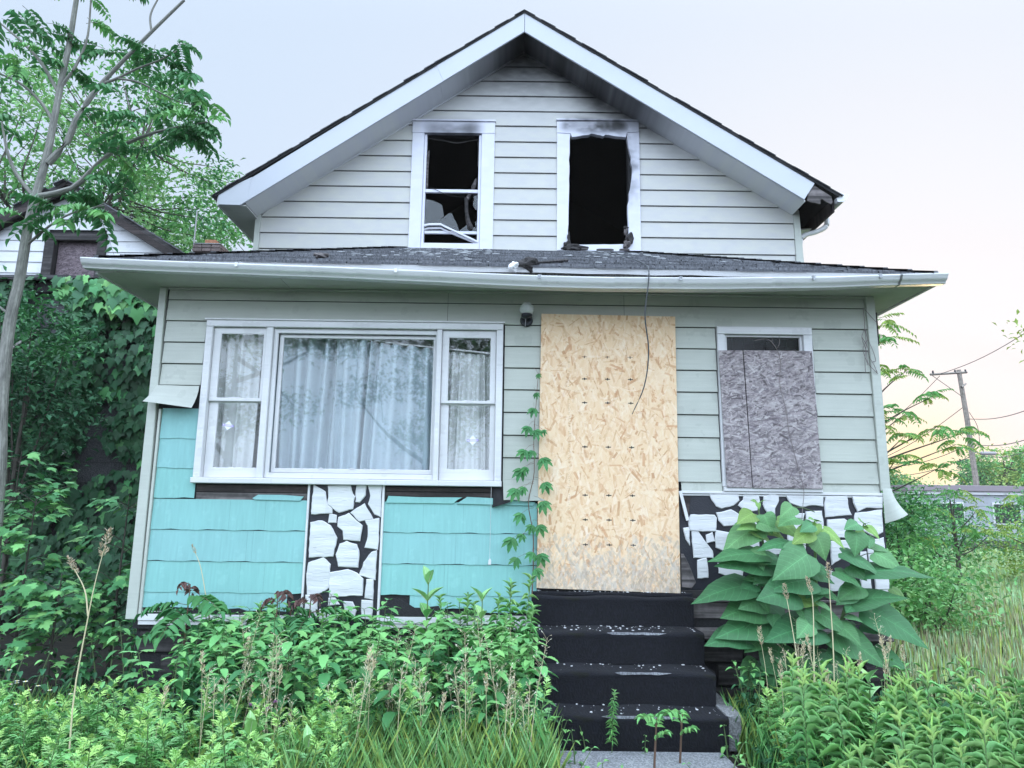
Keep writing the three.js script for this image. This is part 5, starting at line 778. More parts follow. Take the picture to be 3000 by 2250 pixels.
// creeper climbing the edge of the tan board
{
  const o = thing('virginia_creeper', 'five leaflet creeper climbing the edge of the tan door board', 'vine', null, [0.2, 0, 0.06]), acc = new Acc();
  const c = (x, y, z = 0.06) => atZ((1450 + x * 0.5304) / 1.35624, (880 + y * 0.5304) / 1.35624, z).sub(V(0.2, 0, 0.06));
  const P = [[240, 400], [228, 560], [215, 760], [216, 960], [185, 1120], [210, 1280], [212, 1450], [205, 1650], [215, 1900]].map(p => c(p[0], p[1]));
  mesh('stem', limb(smoothPath(P.map((q, i) => [q.x, Math.max(q.y, 0), q.z, lerp(0.002, 0.006, i / 8)]), 30), 5), M.stemRed, o);
  for (const [x, y, s] of [[238, 425, 0.5], [225, 530, 0.6], [215, 615, 0.9], [185, 715, 1], [225, 735, 1], [265, 735, 0.6], [165, 845, 1.1], [210, 850, 0.8], [265, 890, 1.2], [145, 950, 1.2], [172, 940, 0.7], [275, 1025, 1.1], [115, 1060, 1.2], [160, 1050, 0.8], [265, 1130, 1.2], [145, 1195, 1.1], [205, 1260, 0.9], [245, 1260, 1.1], [95, 1330, 1.3], [150, 1310, 0.8], [250, 1420, 1.2], [205, 1410, 0.9], [120, 1440, 1], [230, 1500, 1]]) {
    const a = new Acc(), q = c(x, y - 18, 0.06 + R(0.04, 0.1)), near = c(clamp(215, 100, 260), y - 50, 0.06), bend = x > 215 ? 0.4 : -0.4; for (const [an, k] of [[-1.35, 0.7], [-0.75, 0.95], [0, 1.05], [0.75, 0.95], [1.35, 0.7]]) { const th = an + bend + R(-0.12, 0.12), d = V(Math.sin(th), -Math.cos(th) * 0.9 - 0.35, R(0.05, 0.4)); a.add(T.serrate, q, d, V(R(-0.2, 0.2), 0.55, 0.9), 0.10 * s * k, 0.036 * s * k, tint(GRN.mid)); } mesh('leaf', a.geo(), M.leafGloss, o);
    mesh('petiole', limb([[near.x, near.y, near.z, 0.0018], [(near.x + q.x) / 2, (near.y + q.y) / 2 + 0.012, (near.z + q.z) / 2 + 0.02, 0.0014], [q.x, q.y, q.z, 0.0012]], 3), M.stemRed, o);
  }
}
// dead vine stems on the right-hand boards and post
{
  const c = (x, y, z) => atZ((1950 + x * 0.3616) / 1.35624, (900 + y * 0.3616) / 1.35624, z), tw = (pts, r, z = 0.075) => limb(smoothPath(pts.map(p => { const q = c(p[0], p[1], (p[2] ?? z)); return [q.x, q.y, q.z, r]; }), pts.length * 4), 4);
  const o = thing('dead_vine', 'bare dry vine stem running down the grey boarded window', 'vine');
  mesh('stem', tw([[720, 270], [830, 260], [895, 330], [930, 430], [925, 620], [975, 830], [1000, 1000], [1060, 1250], [1090, 1360], [1120, 1480], [1108, 1650], [1100, 1900, 0.2], [1110, 2300, 0.3]], 0.0028), M.twig, o); mesh('twig', tw([[895, 330], [862, 280], [872, 240]], 0.002), M.twig, o); mesh('twig', tw([[905, 328], [920, 300], [920, 232]], 0.002), M.twig, o); mesh('twig', tw([[980, 1345], [1060, 1400], [1115, 1470]], 0.002), M.twig, o);
  const o2 = thing('dead_vine', 'tangle of bare dry vine stems on the corner post by the open lot', 'vine');
  for (const p of [[[1600, 0], [1612, 170], [1590, 240], [1625, 350], [1640, 450], [1720, 540]], [[1612, 170], [1640, 260], [1690, 380], [1700, 440], [1680, 440]], [[1615, 20], [1660, 70], [1705, 120]], [[1612, 175], [1625, 300], [1615, 420], [1620, 530]], [[1590, 240], [1640, 330], [1650, 400], [1690, 470], [1715, 530]], [[1640, 260], [1600, 330], [1640, 470]]]) mesh('stem', tw(p, 0.003, 0.05), M.twig, o2);
}
// weeds rooted along the cracks of the walk
scatter(times(3, () => makeBroad(R(0.16, 0.24), 0.06, T.oval, GRN.fresh, 'walk_weed', 'short weed', 'short weeds on the walk')), [[0.34, 1.02, 0, 1, 0], [0.45, 1.25, 1, 1, 1], [0.4, 1.6, 2, 1.1, 2], [0.55, 1.0, 3, 0.8, 0], [1.5, 1.1, 1, 1, 1], [1.42, 1.4, 2, 1, 2], [1.48, 1.75, 4, 1.1, 0], [0.95, 1.02, 2, 0.6, 1], [1.2, 1.5, 5, 0.7, 2], [0.5, 2.0, 4, 1.2, 1], [1.4, 2.1, 1, 1.2, 0], [0.7, 1.75, 3, 0.8, 2]]);
// small daisies at the edge of the bare soil, clover and a dried dock
function daisy(label, x, z, H, n, fl, col) { const o = thing('daisy_weed', label, 'flower', null, [x, 0, z]), st = [], lf = new Acc(); for (let k = 0; k < n; k++) { const dx = R(-0.14, 0.14), dz = R(-0.1, 0.1), h = H * R(0.8, 1.05), e = V(dx, h, dz); st.push(limb([[0, -0.02, 0, 0.003], [dx * 0.4, h * 0.6, dz * 0.4, 0.002], [dx, h, dz, 0.0012]], 3)); for (let m = 0; m < 5; m++) lf.add(T.lance2, V(dx * 0.3, h * R(0.2, 0.9), dz * 0.3), polar(R(0, 6.3), R(0, 0.8)), polar(R(0, 6), 1), R(0.05, 0.08), 0.014, tint(GRN.fresh)); const f = new Acc(); for (let m = 0; m < 16; m++) f.add(T.tiny, e, polar(m * 0.393, fl ? 0.25 : R(0.2, 1.3)), polar(m, 1.4), fl ? 0.014 : 0.02, fl ? 0.006 : 0.009, tint(col, 0.08)); mesh('flower', f.geo(), M.leafThin, o); if (fl) { const d = new THREE.SphereGeometry(0.005, 8, 5); d.scale(1, 0.6, 1); d.translate(e.x, e.y + 0.002, e.z); mesh('flower_disc', d, std({ color: lin(0.75, 0.6, 0.12) }), o); } } return finish(o, lf, st, M.stem, M.leaf); }
daisy('white daisies on branching stems beside the bare soil patch', -3.15, 1.6, 0.62, 9, true, [0.85, 0.85, 0.82]); daisy('second clump of white daisies nearer the tallest straw stalk', -2.75, 1.75, 0.58, 7, true, [0.85, 0.85, 0.8]);
daisy('purple clover heads among grasses below the stone panel', -1.45, 1.75, 0.55, 3, false, [0.45, 0.22, 0.42]); daisy('purple clover heads at the picture edge in the front bed', -3.0, 2.6, 0.5, 4, false, [0.45, 0.22, 0.42]); daisy('dried tan dock head at the picture edge in the front bed', -2.75, 2.5, 0.62, 3, false, [0.5, 0.36, 0.25]);
// tall single stalks
function stalk(label, pts, z, head) { const o = thing('grass_stalk', label, 'grass stalk'); const P = smoothPath(pts.map((p, i) => { const q = atZ(p[0], p[1], z); return [q.x, Math.max(-0.02, q.y), q.z, lerp(0.005, 0.002, i / (pts.length - 1))]; }), 10); mesh('stem', limb(P, 5), M.straw, o); const a = new Acc(), e = P[P.length - 1], b = P[P.length - 2], d = V(e[0] - b[0], e[1] - b[1], e[2] - b[2]).normalize(); for (let k = 0; k < 70; k++) { const t = k / 69, az = R(0, 6.3), w = 0.016 * Math.sin(Math.PI * (0.1 + 0.85 * t)) * head; a.add(T.tiny, V(e[0], e[1], e[2]).addScaledVector(d, (t - 0.3) * 0.13 * head).addScaledVector(polar(az, 0), w * R(0.3, 1)), polar(az, R(0.4, 1.2)), polar(az, 0), R(0.016, 0.026) * head, 0.01 * head, tint([0.58, 0.47, 0.33])); } mesh('seed_head', a.geo(), M.leafThin, o); return o; }
stalk('tallest straw grass stalk with a fat tan seed head before the dark gap between houses', [[146, 1680], [160, 1500], [187, 1350], [205, 1260], [225, 1185]], 2.2, 1.15);
stalk('short side stalk with a pale seed head beside the tallest straw stalk', [[190, 1330], [183, 1275], [160, 1228]], 2.2, 0.8);
stalk('thin grass stalk with a small seed head against the turquoise wall', [[460, 1380], [445, 1290], [432, 1220], [420, 1190]], 0.3, 0.6);
for (const [a, lab] of [[[[1760, 1640], [1758, 1400], [1755, 1290], [1750, 1270]], 'straight'], [[[1805, 1600], [1800, 1400], [1793, 1290], [1790, 1240]], 'taller'], [[[1735, 1600], [1725, 1450], [1712, 1360], [1698, 1285]], 'leaning']]) stalk(`${lab} tan grass stalk in front of the big leaved sapling`, a, 1.5, 0.75);

// ---------------------------------------------------------------- left: tree of heaven before the gap
{
  const o = thing('tree_of_heaven', 'slender grey trunked tree with long pinnate leaves standing beyond the porch gutter', 'tree', null, [-4.6, 0, -0.2]); const ox = -4.6, acc = new Acc(), ra = [];
  const br = (pts, r0, r1, n = 14) => { const P = smoothPath(pts.map((p, i) => [p[0] - ox, p[1], (p[2] ?? 0), lerp(r0, r1, i / (pts.length - 1))]), n); return P; };
  mesh('trunk', limb(br([[-4.52, -0.05], [-4.6, 1.0], [-4.66, 1.96], [-4.72, 2.5], [-4.75, 3.03], [-4.75, 3.42], [-4.72, 3.73], [-4.71, 4.18], [-4.69, 4.5], [-4.65, 4.8], [-4.62, 5.05], [-4.6, 5.4], [-4.58, 5.85], [-4.55, 6.3], [-4.54, 6.8], [-4.5, 7.4]], 0.064, 0.02, 44), 12), M.bark, o);
  const limbs = [[[[-4.67, 4.6], [-4.33, 4.69], [-4.18, 4.86], [-4.0, 5.0, 0.06], [-3.81, 5.11, 0.1], [-3.5, 5.22, 0.14], [-3.2, 5.28, 0.16], [-2.98, 5.3, 0.2]], 0.032, 0.008], [[[-4.6, 4.95], [-4.44, 5.19], [-4.39, 5.40], [-4.30, 5.60], [-4.18, 5.81], [-3.99, 6.07], [-3.73, 6.41], [-3.43, 6.78]], 0.036, 0.014], [[[-4.18, 5.81], [-4.01, 5.89], [-3.84, 5.99], [-3.6, 6.1], [-3.45, 6.2]], 0.016, 0.006], [[[-4.01, 5.88], [-3.82, 5.85], [-3.59, 5.74], [-3.36, 5.63], [-3.12, 5.6]], 0.012, 0.005], [[[-4.59, 5.38], [-4.73, 5.58], [-4.97, 5.80], [-5.21, 5.92]], 0.02, 0.008], [[[-4.58, 5.7], [-4.82, 6.06], [-5.04, 6.28], [-5.29, 6.49]], 0.02, 0.008], [[[-4.69, 4.6], [-4.89, 4.83], [-5.0, 5.03], [-5.07, 5.23], [-5.12, 5.4]], 0.022, 0.008], [[[-4.57, 5.79], [-4.46, 6.01], [-4.38, 6.31], [-4.39, 6.77]], 0.018, 0.008], [[[-4.70, 4.1], [-4.53, 4.22, 0.05], [-4.42, 4.29, 0.08], [-4.26, 4.38, 0.1], [-4.13, 4.43, 0.1], [-3.9, 4.47, 0.12]], 0.014, 0.006], [[[-4.42, 4.29, 0.08], [-4.33, 4.28, 0.12], [-4.20, 4.27, 0.14], [-4.10, 4.36, 0.16], [-3.88, 4.45, 0.2]], 0.01, 0.005], [[[-4.75, 3.4], [-4.95, 3.55], [-5.1, 3.75]], 0.014, 0.008], [[[-4.0, 5.0, 0.06], [-3.85, 5.4, 0.1], [-3.7, 5.5, 0.1]], 0.01, 0.004], [[[-3.73, 6.41], [-3.76, 6.6], [-3.70, 6.8]], 0.012, 0.008]];
  for (const [p, a, b] of limbs) { const P = br(p, a, b); mesh('limb', limb(P, 7), M.bark, o); }
  const clump = (x, y, z, n0, sp, lo = 0.26, hi = 0.42) => { const n = Math.round(n0 * 0.8); for (let k = 0; k < n; k++) { const q = V(x - ox + R(-sp, sp), y + R(-sp, sp) * 0.6, z + R(-sp, sp) * 0.8), az = R(0, 6.3); pinnate(acc, ra, q, polar(az, R(-0.1, 0.6)), R(lo, hi), 6 + Math.floor(R(0, 4)), 0.38, rnd() < 0.22 ? GRN.fresh : GRN.mid, R(0.3, 0.8), 0.26); } };
  for (const [x, y, z, n, s] of [[-3.35, 5.35, 0.15, 12, 0.25], [-3.1, 5.3, 0.2, 12, 0.22], [-3.55, 5.2, 0.1, 8, 0.2], [-3.2, 5.65, 0.1, 8, 0.18], [-3.5, 5.8, 0, 6, 0.15], [-3.5, 6.2, 0, 9, 0.2], [-3.75, 6.15, 0, 6, 0.15], [-3.8, 5.45, 0.1, 6, 0.2], [-5.2, 5.95, 0, 10, 0.25], [-5.2, 6.45, 0, 10, 0.3], [-4.4, 6.7, 0, 10, 0.3], [-5.1, 5.3, 0.1, 8, 0.25], [-4.05, 4.5, 0.15, 8, 0.2], [-3.9, 4.35, 0.2, 5, 0.12], [-4.35, 4.4, 0.1, 6, 0.15], [-4.75, 6.2, -0.1, 10, 0.35], [-4.2, 6.3, -0.2, 6, 0.2], [-3.95, 4.75, 0.1, 5, 0.15], [-5.05, 3.9, 0.1, 6, 0.2], [-4.5, 7.2, 0, 8, 0.3], [-4.6, 4.2, 0.25, 4, 0.1], [-3.75, 4.9, 0.15, 6, 0.15]]) clump(x, y, z, n, s);
  finish(o, acc, ra, M.stem, M.leafThin, 'crown'); o.children[o.children.length - 2].name = 'leaf_stalks';
}
function clumpTree({ name, label, category = 'tree', group, x, z, H, tr = 0.14, cx, cy, rx, ry, rz = rx, clumps, per, size, cols, tpl = T.tiny, lw = 0.5, bark = M.barkDark, cr = 0.5, mat = M.leaf, base = 0.35, lean = 0 }) {
  const o = thing(name, label, category, group, [x, 0, z]), acc = new Acc(), wood = []; const C = V(cx - x, cy, 0);
  mesh('trunk', limb(smoothPath([[0, -0.1, 0, tr], [lean * 0.3, H * 0.3, 0, tr * 0.8], [lean * 0.7, H * 0.6, 0.05, tr * 0.55], [lean, H * 0.85, 0, tr * 0.2]], 12), 8), bark, o);
  const pts = []; for (let k = 0; k < clumps; k++) { let d; do d = V(R(-1, 1), R(-1, 1), R(-1, 1)); while (d.lengthSq() > 1); const s = Math.pow(d.length(), -0.25); pts.push(V(C.x + d.x * rx * s, C.y + d.y * ry * s, d.z * rz * s)); }
  const main = []; for (let k = 0; k < 7; k++) { const p = pts[k], t = R(base, 0.8), b = V(lean * t, H * t, 0); main.push([b, p]); wood.push(limb(smoothPath([[b.x, b.y, b.z, tr * 0.45], [lerp(b.x, p.x, 0.5), lerp(b.y, p.y, 0.4), lerp(b.z, p.z, 0.5), tr * 0.28], [p.x, p.y, p.z, tr * 0.08]], 8), 5)); }
  for (const p of pts) { let best = null, bd = 1e9; for (const [b, e] of main) for (const t of [0.4, 0.6, 0.8, 1]) { const q = b.clone().lerp(e, t), dd = q.distanceTo(p); if (dd < bd) { bd = dd; best = q; } } wood.push(limb([[best.x, best.y, best.z, tr * 0.12], [lerp(best.x, p.x, 0.5), lerp(best.y, p.y, 0.5) - 0.05 * bd, lerp(best.z, p.z, 0.5), tr * 0.07], [p.x, p.y, p.z, tr * 0.03]], 4)); const c0 = pick(cols);
    for (let k = 0; k < per; k++) { const g = () => (rnd() + rnd() + rnd() - 1.5) * 0.8, q = V(p.x + g() * cr * 2, p.y + g() * cr * 1.3, p.z + g() * cr * 2), d = V(R(-1, 1), R(-0.7, 0.5), R(-1, 1)).normalize(), s = size * R(0.7, 1.3); acc.add(tpl, q, d, V(R(-0.7, 0.7), 1, R(-0.7, 0.7)), s, s * lw, tint(c0, 0.25)); } }
  mesh('branches', merged(wood), bark, o); const f = mesh('crown', acc.geo(), mat, o); f.userData.kind = 'stuff'; return o;
}
clumpTree({ name: 'elm_tree', label: 'tall fine leaved elm behind the burnt white house, by the picture edge', x: -10.3, z: -8.5, H: 9, tr: 0.2, cx: -9.6, cy: 8.6, rx: 3.2, ry: 2.9, clumps: 150, per: 95, size: 0.13, cols: [GRN.fresh, GRN.fresh, GRN.pale, GRN.mid], cr: 0.3, mat: M.leafThin });
clumpTree({ name: 'elm_tree', label: 'airy fine leaved tree between the burnt house and the gable eave', x: -8.2, z: -11, H: 8.5, tr: 0.15, cx: -7.4, cy: 7.4, rx: 2.5, ry: 2.6, clumps: 70, per: 85, size: 0.13, cols: [GRN.fresh, GRN.fresh, GRN.pale], cr: 0.3, mat: M.leafThin });
clumpTree({ name: 'elm_tree', label: 'thin branched tree peeping over the left slope of the gable roof', x: -6.0, z: -12.5, H: 9, tr: 0.12, cx: -5.4, cy: 8.1, rx: 1.5, ry: 2.4, clumps: 28, per: 100, size: 0.14, cols: [GRN.mid, GRN.fresh], cr: 0.36, mat: M.leafThin });
// ---------------------------------------------------------------- left: burnt neighbour house under ivy
{
  const nb = thing('burnt_house', 'burnt white sided house next door, its lower wall buried in ivy', 'house'); const NZ = -5.5;
  const mW = std({ color: lin(0.72, 0.73, 0.76), map: tMottle, bumpMap: tGrainH, bumpScale: 0.001, roughness: 0.6 }), mG = std({ color: lin(0.12, 0.12, 0.13), map: tSpeck, bumpMap: tSpeckB, bumpScale: 0.004, roughness: 0.9 });
  const wall = mesh('gable_wall', slab([[-11.2, 4.6], [-4.7, 4.6], [-4.7, 5.2], [-7.9, 7.05], [-11.2, 5.15]], NZ - 0.15, NZ - 0.01, 0, [rect(-8.1, -7.3, 5.5, 6.2).reverse()]), M.char, nb);
  for (let k = 0; k < 13; k++) { const yt = 7.0 - k * 0.2, yb = yt - 0.2, xl = y => Math.max(-11.1, -7.9 - (7.05 - y) / 0.575), xr = y => Math.min(-4.75, -7.9 + (7.05 - y) / 0.575); for (const [a, b] of yb < 6.28 && yt > 5.45 ? [[null, -8.22], [-7.2, null]] : [[null, null]]) mesh('siding_board', lap(a ?? xl(yb), b ?? xr(yb), yb, a ?? xl(yt), b ?? xr(yt), yt, NZ, { lip: 0.02, segs: 3 }), mW, wall); }
  const w = part('boarded_window', nb); for (const g of [bx(-8.25, -8.08, 5.45, 6.3, NZ - 0.05, NZ + 0.05), bx(-7.32, -7.17, 5.45, 6.3, NZ - 0.05, NZ + 0.05), bx(-8.25, -7.17, 6.2, 6.32, NZ - 0.05, NZ + 0.06), bx(-8.28, -7.14, 5.4, 5.5, NZ - 0.05, NZ + 0.09)]) mesh('frame', g, M.charwood, w);
  mesh('board', fit(bx(-8.08, -7.32, 5.5, 6.2, NZ - 0.1, NZ - 0.08), -8.1, -7.0, 5, 6.2), std({ map: tOsbGrey, color: lin(0.5, 0.42, 0.42), roughness: 0.9 }), w);
  for (const [ex, ey2, s] of [[-11.6, 5.02, 1], [-4.35, 5.08, -1]]) {
    const L = Math.hypot(-7.9 - ex, 7.22 - ey2), dx = (-7.9 - ex) / L, dy = (7.22 - ey2) / L, nx = -dy * s, ny = dx * s, p = (d, h) => [ex + dx * d + nx * h, ey2 + dy * d + ny * h]; const q = [p(0, -0.05), p(L, -0.05), p(L, 0.02), p(0, 0.02)]; mesh('roof_deck', slab(s > 0 ? q : q.reverse(), -12, NZ + 0.2), M.charwood, nb); const q2 = [p(0, -0.16), p(L, -0.16), p(L, -0.04), p(0, -0.04)]; mesh('barge_board', slab(s > 0 ? q2 : q2.reverse(), NZ + 0.15, NZ + 0.21, 0.004), M.darkwood, nb); 
    for (let k = 0; k < 22; k++) { const a = k * L / 22, b = Math.min(L, (k + 1.3) * L / 22), r = [p(a, 0.022), p(b, 0.021), p(b, 0.026), p(a, 0.045)]; mesh('shingle_course', slab(s > 0 ? r : r.reverse(), -12.1, NZ + 0.24 + R(-0.06, 0.05)), pick(M.shingle), nb); }
  }
  mesh('side_wall', bx(-4.86, -4.72, 0, 5.2, -12, NZ - 0.15, 0), mG, nb);
  const PZ = -3.5, low = mesh('porch_wall', bx(-11.2, -4.45, 0, 4.75, PZ - 0.15, PZ - 0.01, 0), M.char, nb); for (let k = 0; k < 16; k++) for (let m = 0; m < 4; m++) mesh('asphalt_shingle_strip', lap(-11.1 + m * 1.66, -9.45 + m * 1.66, 4.45 - k * 0.28, -11.1 + m * 1.66, -9.45 + m * 1.66, 4.73 - k * 0.28, PZ, { lip: 0.012, segs: 2 }), mG, low);
  mesh('porch_side_wall', bx(-4.6, -4.46, 0, 4.75, -5.5, PZ - 0.15, 0), mG, nb);
  mesh('burnt_porch_roof', sheet(8, 4, (u, v) => [lerp(-11.3, -4.3, u), 4.78 + 0.75 * v + 0.04 * Math.sin(u * 17), PZ + 0.25 - 2.2 * v, u * 6, v * 2]), M.char, nb); mesh('burnt_beam', bx(-11.2, -4.4, 4.6, 4.83, PZ + 0.0, PZ + 0.14, 0.01), M.char, nb);
  const zz = (x, y, dz = 0.2) => { const q = atZ((x * 0.4219) / 1.35624, (700 + y * 0.4219) / 1.35624, PZ + dz); return [q.x, q.y, q.z]; };
  mesh('drain_pipe', limb(smoothPath([zz(695, 400), zz(660, 520), zz(620, 620), zz(560, 780), zz(500, 900), zz(485, 1000), zz(450, 1280), zz(445, 1500)].map(q => [...q, 0.045]), 24), 8), M.gutter, nb); mesh('burnt_panel', slab([zz(840, 330, 0.03), zz(730, 330, 0.03), zz(560, 880, 0.03), zz(660, 800, 0.03)].map(q => [q[0], q[1]]), PZ + 0.01, PZ + 0.03), M.char, nb);
  mesh('fallen_rafter', limb([zz(-60, 860, 0.5), zz(90, 770, 0.5), zz(280, 640, 0.4)].map(q => [...q, 0.05]), 4), M.oldwood, nb); mesh('broken_trim', limb([zz(545, 500, 0.15), zz(535, 680, 0.15)].map(q => [...q, 0.03]), 4), M.white, nb);
  // chimney and mast behind
  const ch = mesh('chimney', bx(-6.32, -5.86, 4.0, 6.6, -7.45, -7.0, 0), M.charwood, nb); const mB = [0, 1, 2].map(i => std({ color: lin(0.16 + 0.03 * i, 0.125 + 0.02 * i, 0.115 + 0.02 * i), map: tSpeck, bumpMap: tSpeckB, bumpScale: 0.003, roughness: 0.9 }));
  for (let r = 0; r < 9; r++) { const o2 = r >= 7 ? 0.03 : r === 6 ? 0.015 : 0, y = 6.08 + r * 0.073; for (let k = 0; k < 3; k++) { const x0 = -6.34 - o2 + k * (0.5 + 2 * o2) / 3 + (r % 2 ? 0.0 : 0), x1 = x0 + (0.5 + 2 * o2) / 3 - 0.012; mesh('brick', bx(x0, x1, y, y + 0.062, -7.02, -6.98 + o2, 0.004), pick(mB), ch); const z0 = -7.46 - o2 + k * (0.46 + o2) / 3; mesh('brick', bx(-5.88, -5.84 + o2, y, y + 0.062, z0, z0 + (0.46 + o2) / 3 - 0.012, 0.004), pick(mB), ch); } }
  mesh('chimney_cap', bx(-6.36, -5.82, 6.742, 6.76, -7.5, -6.95, 0.004), M.concrete, ch); mesh('clay_pot', bx(-6.2, -5.98, 6.76, 6.88, -7.3, -7.08, 0.012), std({ color: lin(0.46, 0.20, 0.11), map: tSpeck, roughness: 0.85 }), ch); mesh('antenna_mast', limb([[-6.42, 5, -7.1, 0.018], [-6.42, 7.5, -7.1, 0.014]], 6), M.galv, nb);
}
{ // ivy over that wall
  const acc = new Acc(), nv = noise2(9, 7, 3, 301), PZ = -3.5; let n = 0, tries = 0;
  while (n < 9000 && tries++ < 70000) { const x = R(-10.5, -4.3), y = R(0.05, 4.85), g = nv(x / 6.5, y / 5.2); const bareA = Math.hypot((x + 5.45) / 0.3, (y - 3.95) / 0.55) < 1, bareB = Math.hypot((x + 5.75) / 0.5, (y - 2.0) / 0.4) < 1, bareC = Math.hypot((x + 6.35) / 0.35, (y - 3.0) / 0.4) < 1; if (g < 0.3 || ((bareA || bareB || bareC) && rnd() < 0.6)) continue; const s = R(0.10, 0.19); acc.add(T.ivy, V(x, y, PZ + R(0.06, 0.2) + 0.25 * sstep(0.5, 0.75, g)), V(R(-0.5, 0.5), -1, R(0, 0.5)), V(R(-0.5, 0.5), R(0.2, 0.8), 1), s, s, tint(rnd() < 0.12 ? GRN.mid : [0.03, 0.11, 0.045], 0.3)); n++; }  // most leaves darkened: shade of the gap between the houses is in their colour
  for (let k = 0; k < 260; k++) { const t = rnd(), x = lerp(-5.9, -6.2, t) + R(-0.25, 0.25), y = lerp(4.4, 2.4, t), s = R(0.10, 0.17); acc.add(T.ivy, V(x, y, PZ + R(0.22, 0.42)), V(R(-0.5, 0.5), -1, R(0, 0.5)), V(R(-0.5, 0.5), R(0.2, 0.8), 1), s, s, tint(GRN.deep, 0.3)); }
  for (let k = 0; k < 330; k++) { const t = rnd(), x = lerp(-6.3, -4.4, t), y = 4.75 - 0.3 * R(0, 1) * (1 + t); const s = R(0.12, 0.22); acc.add(T.ivy, V(x, y, PZ + R(0.2, 0.5)), V(R(-0.5, 0.5), -1, R(0, 0.5)), V(R(-0.4, 0.4), R(0.3, 0.8), 1), s, s, tint(rnd() < 0.15 ? GRN.fresh : rnd() < 0.5 ? GRN.mid : GRN.deep, 0.3)); }
  const m = mesh('ivy', acc.geo(), M.leafGloss, scene); m.userData = { kind: 'stuff', label: 'lobed ivy, leaves darkened for the gap shade, covering the lower wall of the burnt house', category: 'ivy' };
}
// maple saplings in the gap, lower left
function mapleSap(label, x, z, H, n, spread) { const o = thing('maple_sapling', label, 'sapling', null, [x, 0, z]), acc = new Acc(), st = [limb([[0, -0.03, 0, 0.016], [0.03, H * 0.5, 0.03, 0.011], [0.06, H, 0.05, 0.004]], 6)]; for (let k = 0; k < n; k++) { const t = R(0.25, 1), az = k * 2.4, L = spread * R(0.5, 1) * (1.2 - 0.5 * t), b = V(0.06 * t, H * t, 0.05 * t), d = polar(az, R(0.05, 0.5)), e = b.clone().addScaledVector(d, L); st.push(limb([[b.x, b.y, b.z, 0.005], [lerp(b.x, e.x, 0.5), lerp(b.y, e.y, 0.5) + 0.03, lerp(b.z, e.z, 0.5), 0.0035], [e.x, e.y, e.z, 0.002]], 4)); for (let m = 0; m < 9; m++) { const q = b.clone().lerp(e, R(0.35, 1.08)).add(V(R(-0.09, 0.09), R(-0.07, 0.05), R(-0.09, 0.09))), s = R(0.08, 0.15), a2 = az + R(-1.2, 1.2); acc.add(T.maple, q, polar(a2, R(-0.7, 0.0)), V(R(-0.3, 0.3), 1, R(-0.1, 0.6)), s, s, tint(m > 5 ? GRN.fresh : GRN.mid)); } } return finish(o, acc, st, M.barkDark, M.leaf); }
mapleSap('bright maple sapling beside the corner post in the gap between houses', -3.75, -0.7, 1.75, 24, 0.5);
mapleSap('maple sapling with cut leaves under the slender trunk in the gap', -4.45, -0.4, 1.7, 26, 0.5);
mapleSap('low maple sapling near the ground in the dark gap', -4.0, -0.2, 1.05, 16, 0.42);
mapleSap('maple sapling at the picture edge below the slender trunk', -5.2, -1.2, 2.2, 26, 0.6);
clumpTree({ name: 'leafy_shrub', label: 'dense small leaved shrub against the burnt house at the picture edge', category: 'shrub', x: -6.7, z: -2.4, H: 2.6, tr: 0.04, cx: -6.5, cy: 2.7, rx: 1.1, ry: 1.2, rz: 0.6, clumps: 34, per: 90, size: 0.1, cols: [GRN.deep, [0.03, 0.12, 0.05]], cr: 0.3 });
clumpTree({ name: 'leafy_shrub', label: 'small leaved shrub leaning under the eave line of the burnt house', category: 'shrub', x: -5.9, z: -2.2, H: 3.6, tr: 0.04, cx: -6.2, cy: 3.7, rx: 0.8, ry: 0.5, rz: 0.5, clumps: 18, per: 80, size: 0.09, cols: [GRN.mid, GRN.deep], cr: 0.25 });

// ---------------------------------------------------------------- right: the open lot
function pinTree(label, x, z, H, sprays, group, name = 'tree_of_heaven_sapling') { const o = thing(name, label, 'tree', group, [x, 0, z]), acc = new Acc(), ra = [], wd = [limb([[0, -0.05, 0, 0.05], [0.05, H * 0.5, 0, 0.035], [0, H, 0, 0.01]], 6)]; for (const [dx, y, dz, n] of sprays) { const by = y - 0.25; wd.push(limb(smoothPath([[0.03, Math.min(by, H) * 0.9, 0, 0.014], [dx * 0.5, by, dz * 0.5, 0.01], [dx, y, dz, 0.004]], 8), 4)); for (let k = 0; k < n; k++) { const az = k * 2.4 + R(-0.4, 0.4); pinnate(acc, ra, V(dx + R(-0.06, 0.06), y + R(-0.08, 0.08), dz + R(-0.06, 0.06)), polar(az, R(-0.1, 0.5)), R(0.26, 0.42), 8, 0.26, rnd() < 0.5 ? GRN.yel : GRN.fresh, R(0.2, 0.6), 0.2); } } mesh('branches', merged(wd), M.barkDark, o); mesh('leaf_stalks', merged(ra), M.stem, o); const f = mesh('crown', acc.geo(), M.leafThin, o); f.userData.kind = 'stuff'; return o; }
pinTree('tree of heaven with layered sprays rising behind the corner post', 5.2, -4, 4.2, [[0.4, 4.5, 0, 9], [0.25, 4.2, 0.2, 8], [0.2, 3.75, 0, 9], [0.55, 3.7, 0.2, 8], [1.0, 3.35, 0, 7], [0.75, 3.15, -0.2, 6], [0.2, 3.1, 0.1, 8], [0.1, 2.9, 0, 9], [0.5, 2.75, 0.1, 9], [0.9, 2.9, 0.3, 7], [1.5, 2.85, 0, 8], [1.25, 2.65, 0.1, 6], [0.3, 2.4, 0.2, 9], [0.1, 2.2, 0, 8], [0.9, 2.3, 0.2, 7]]);
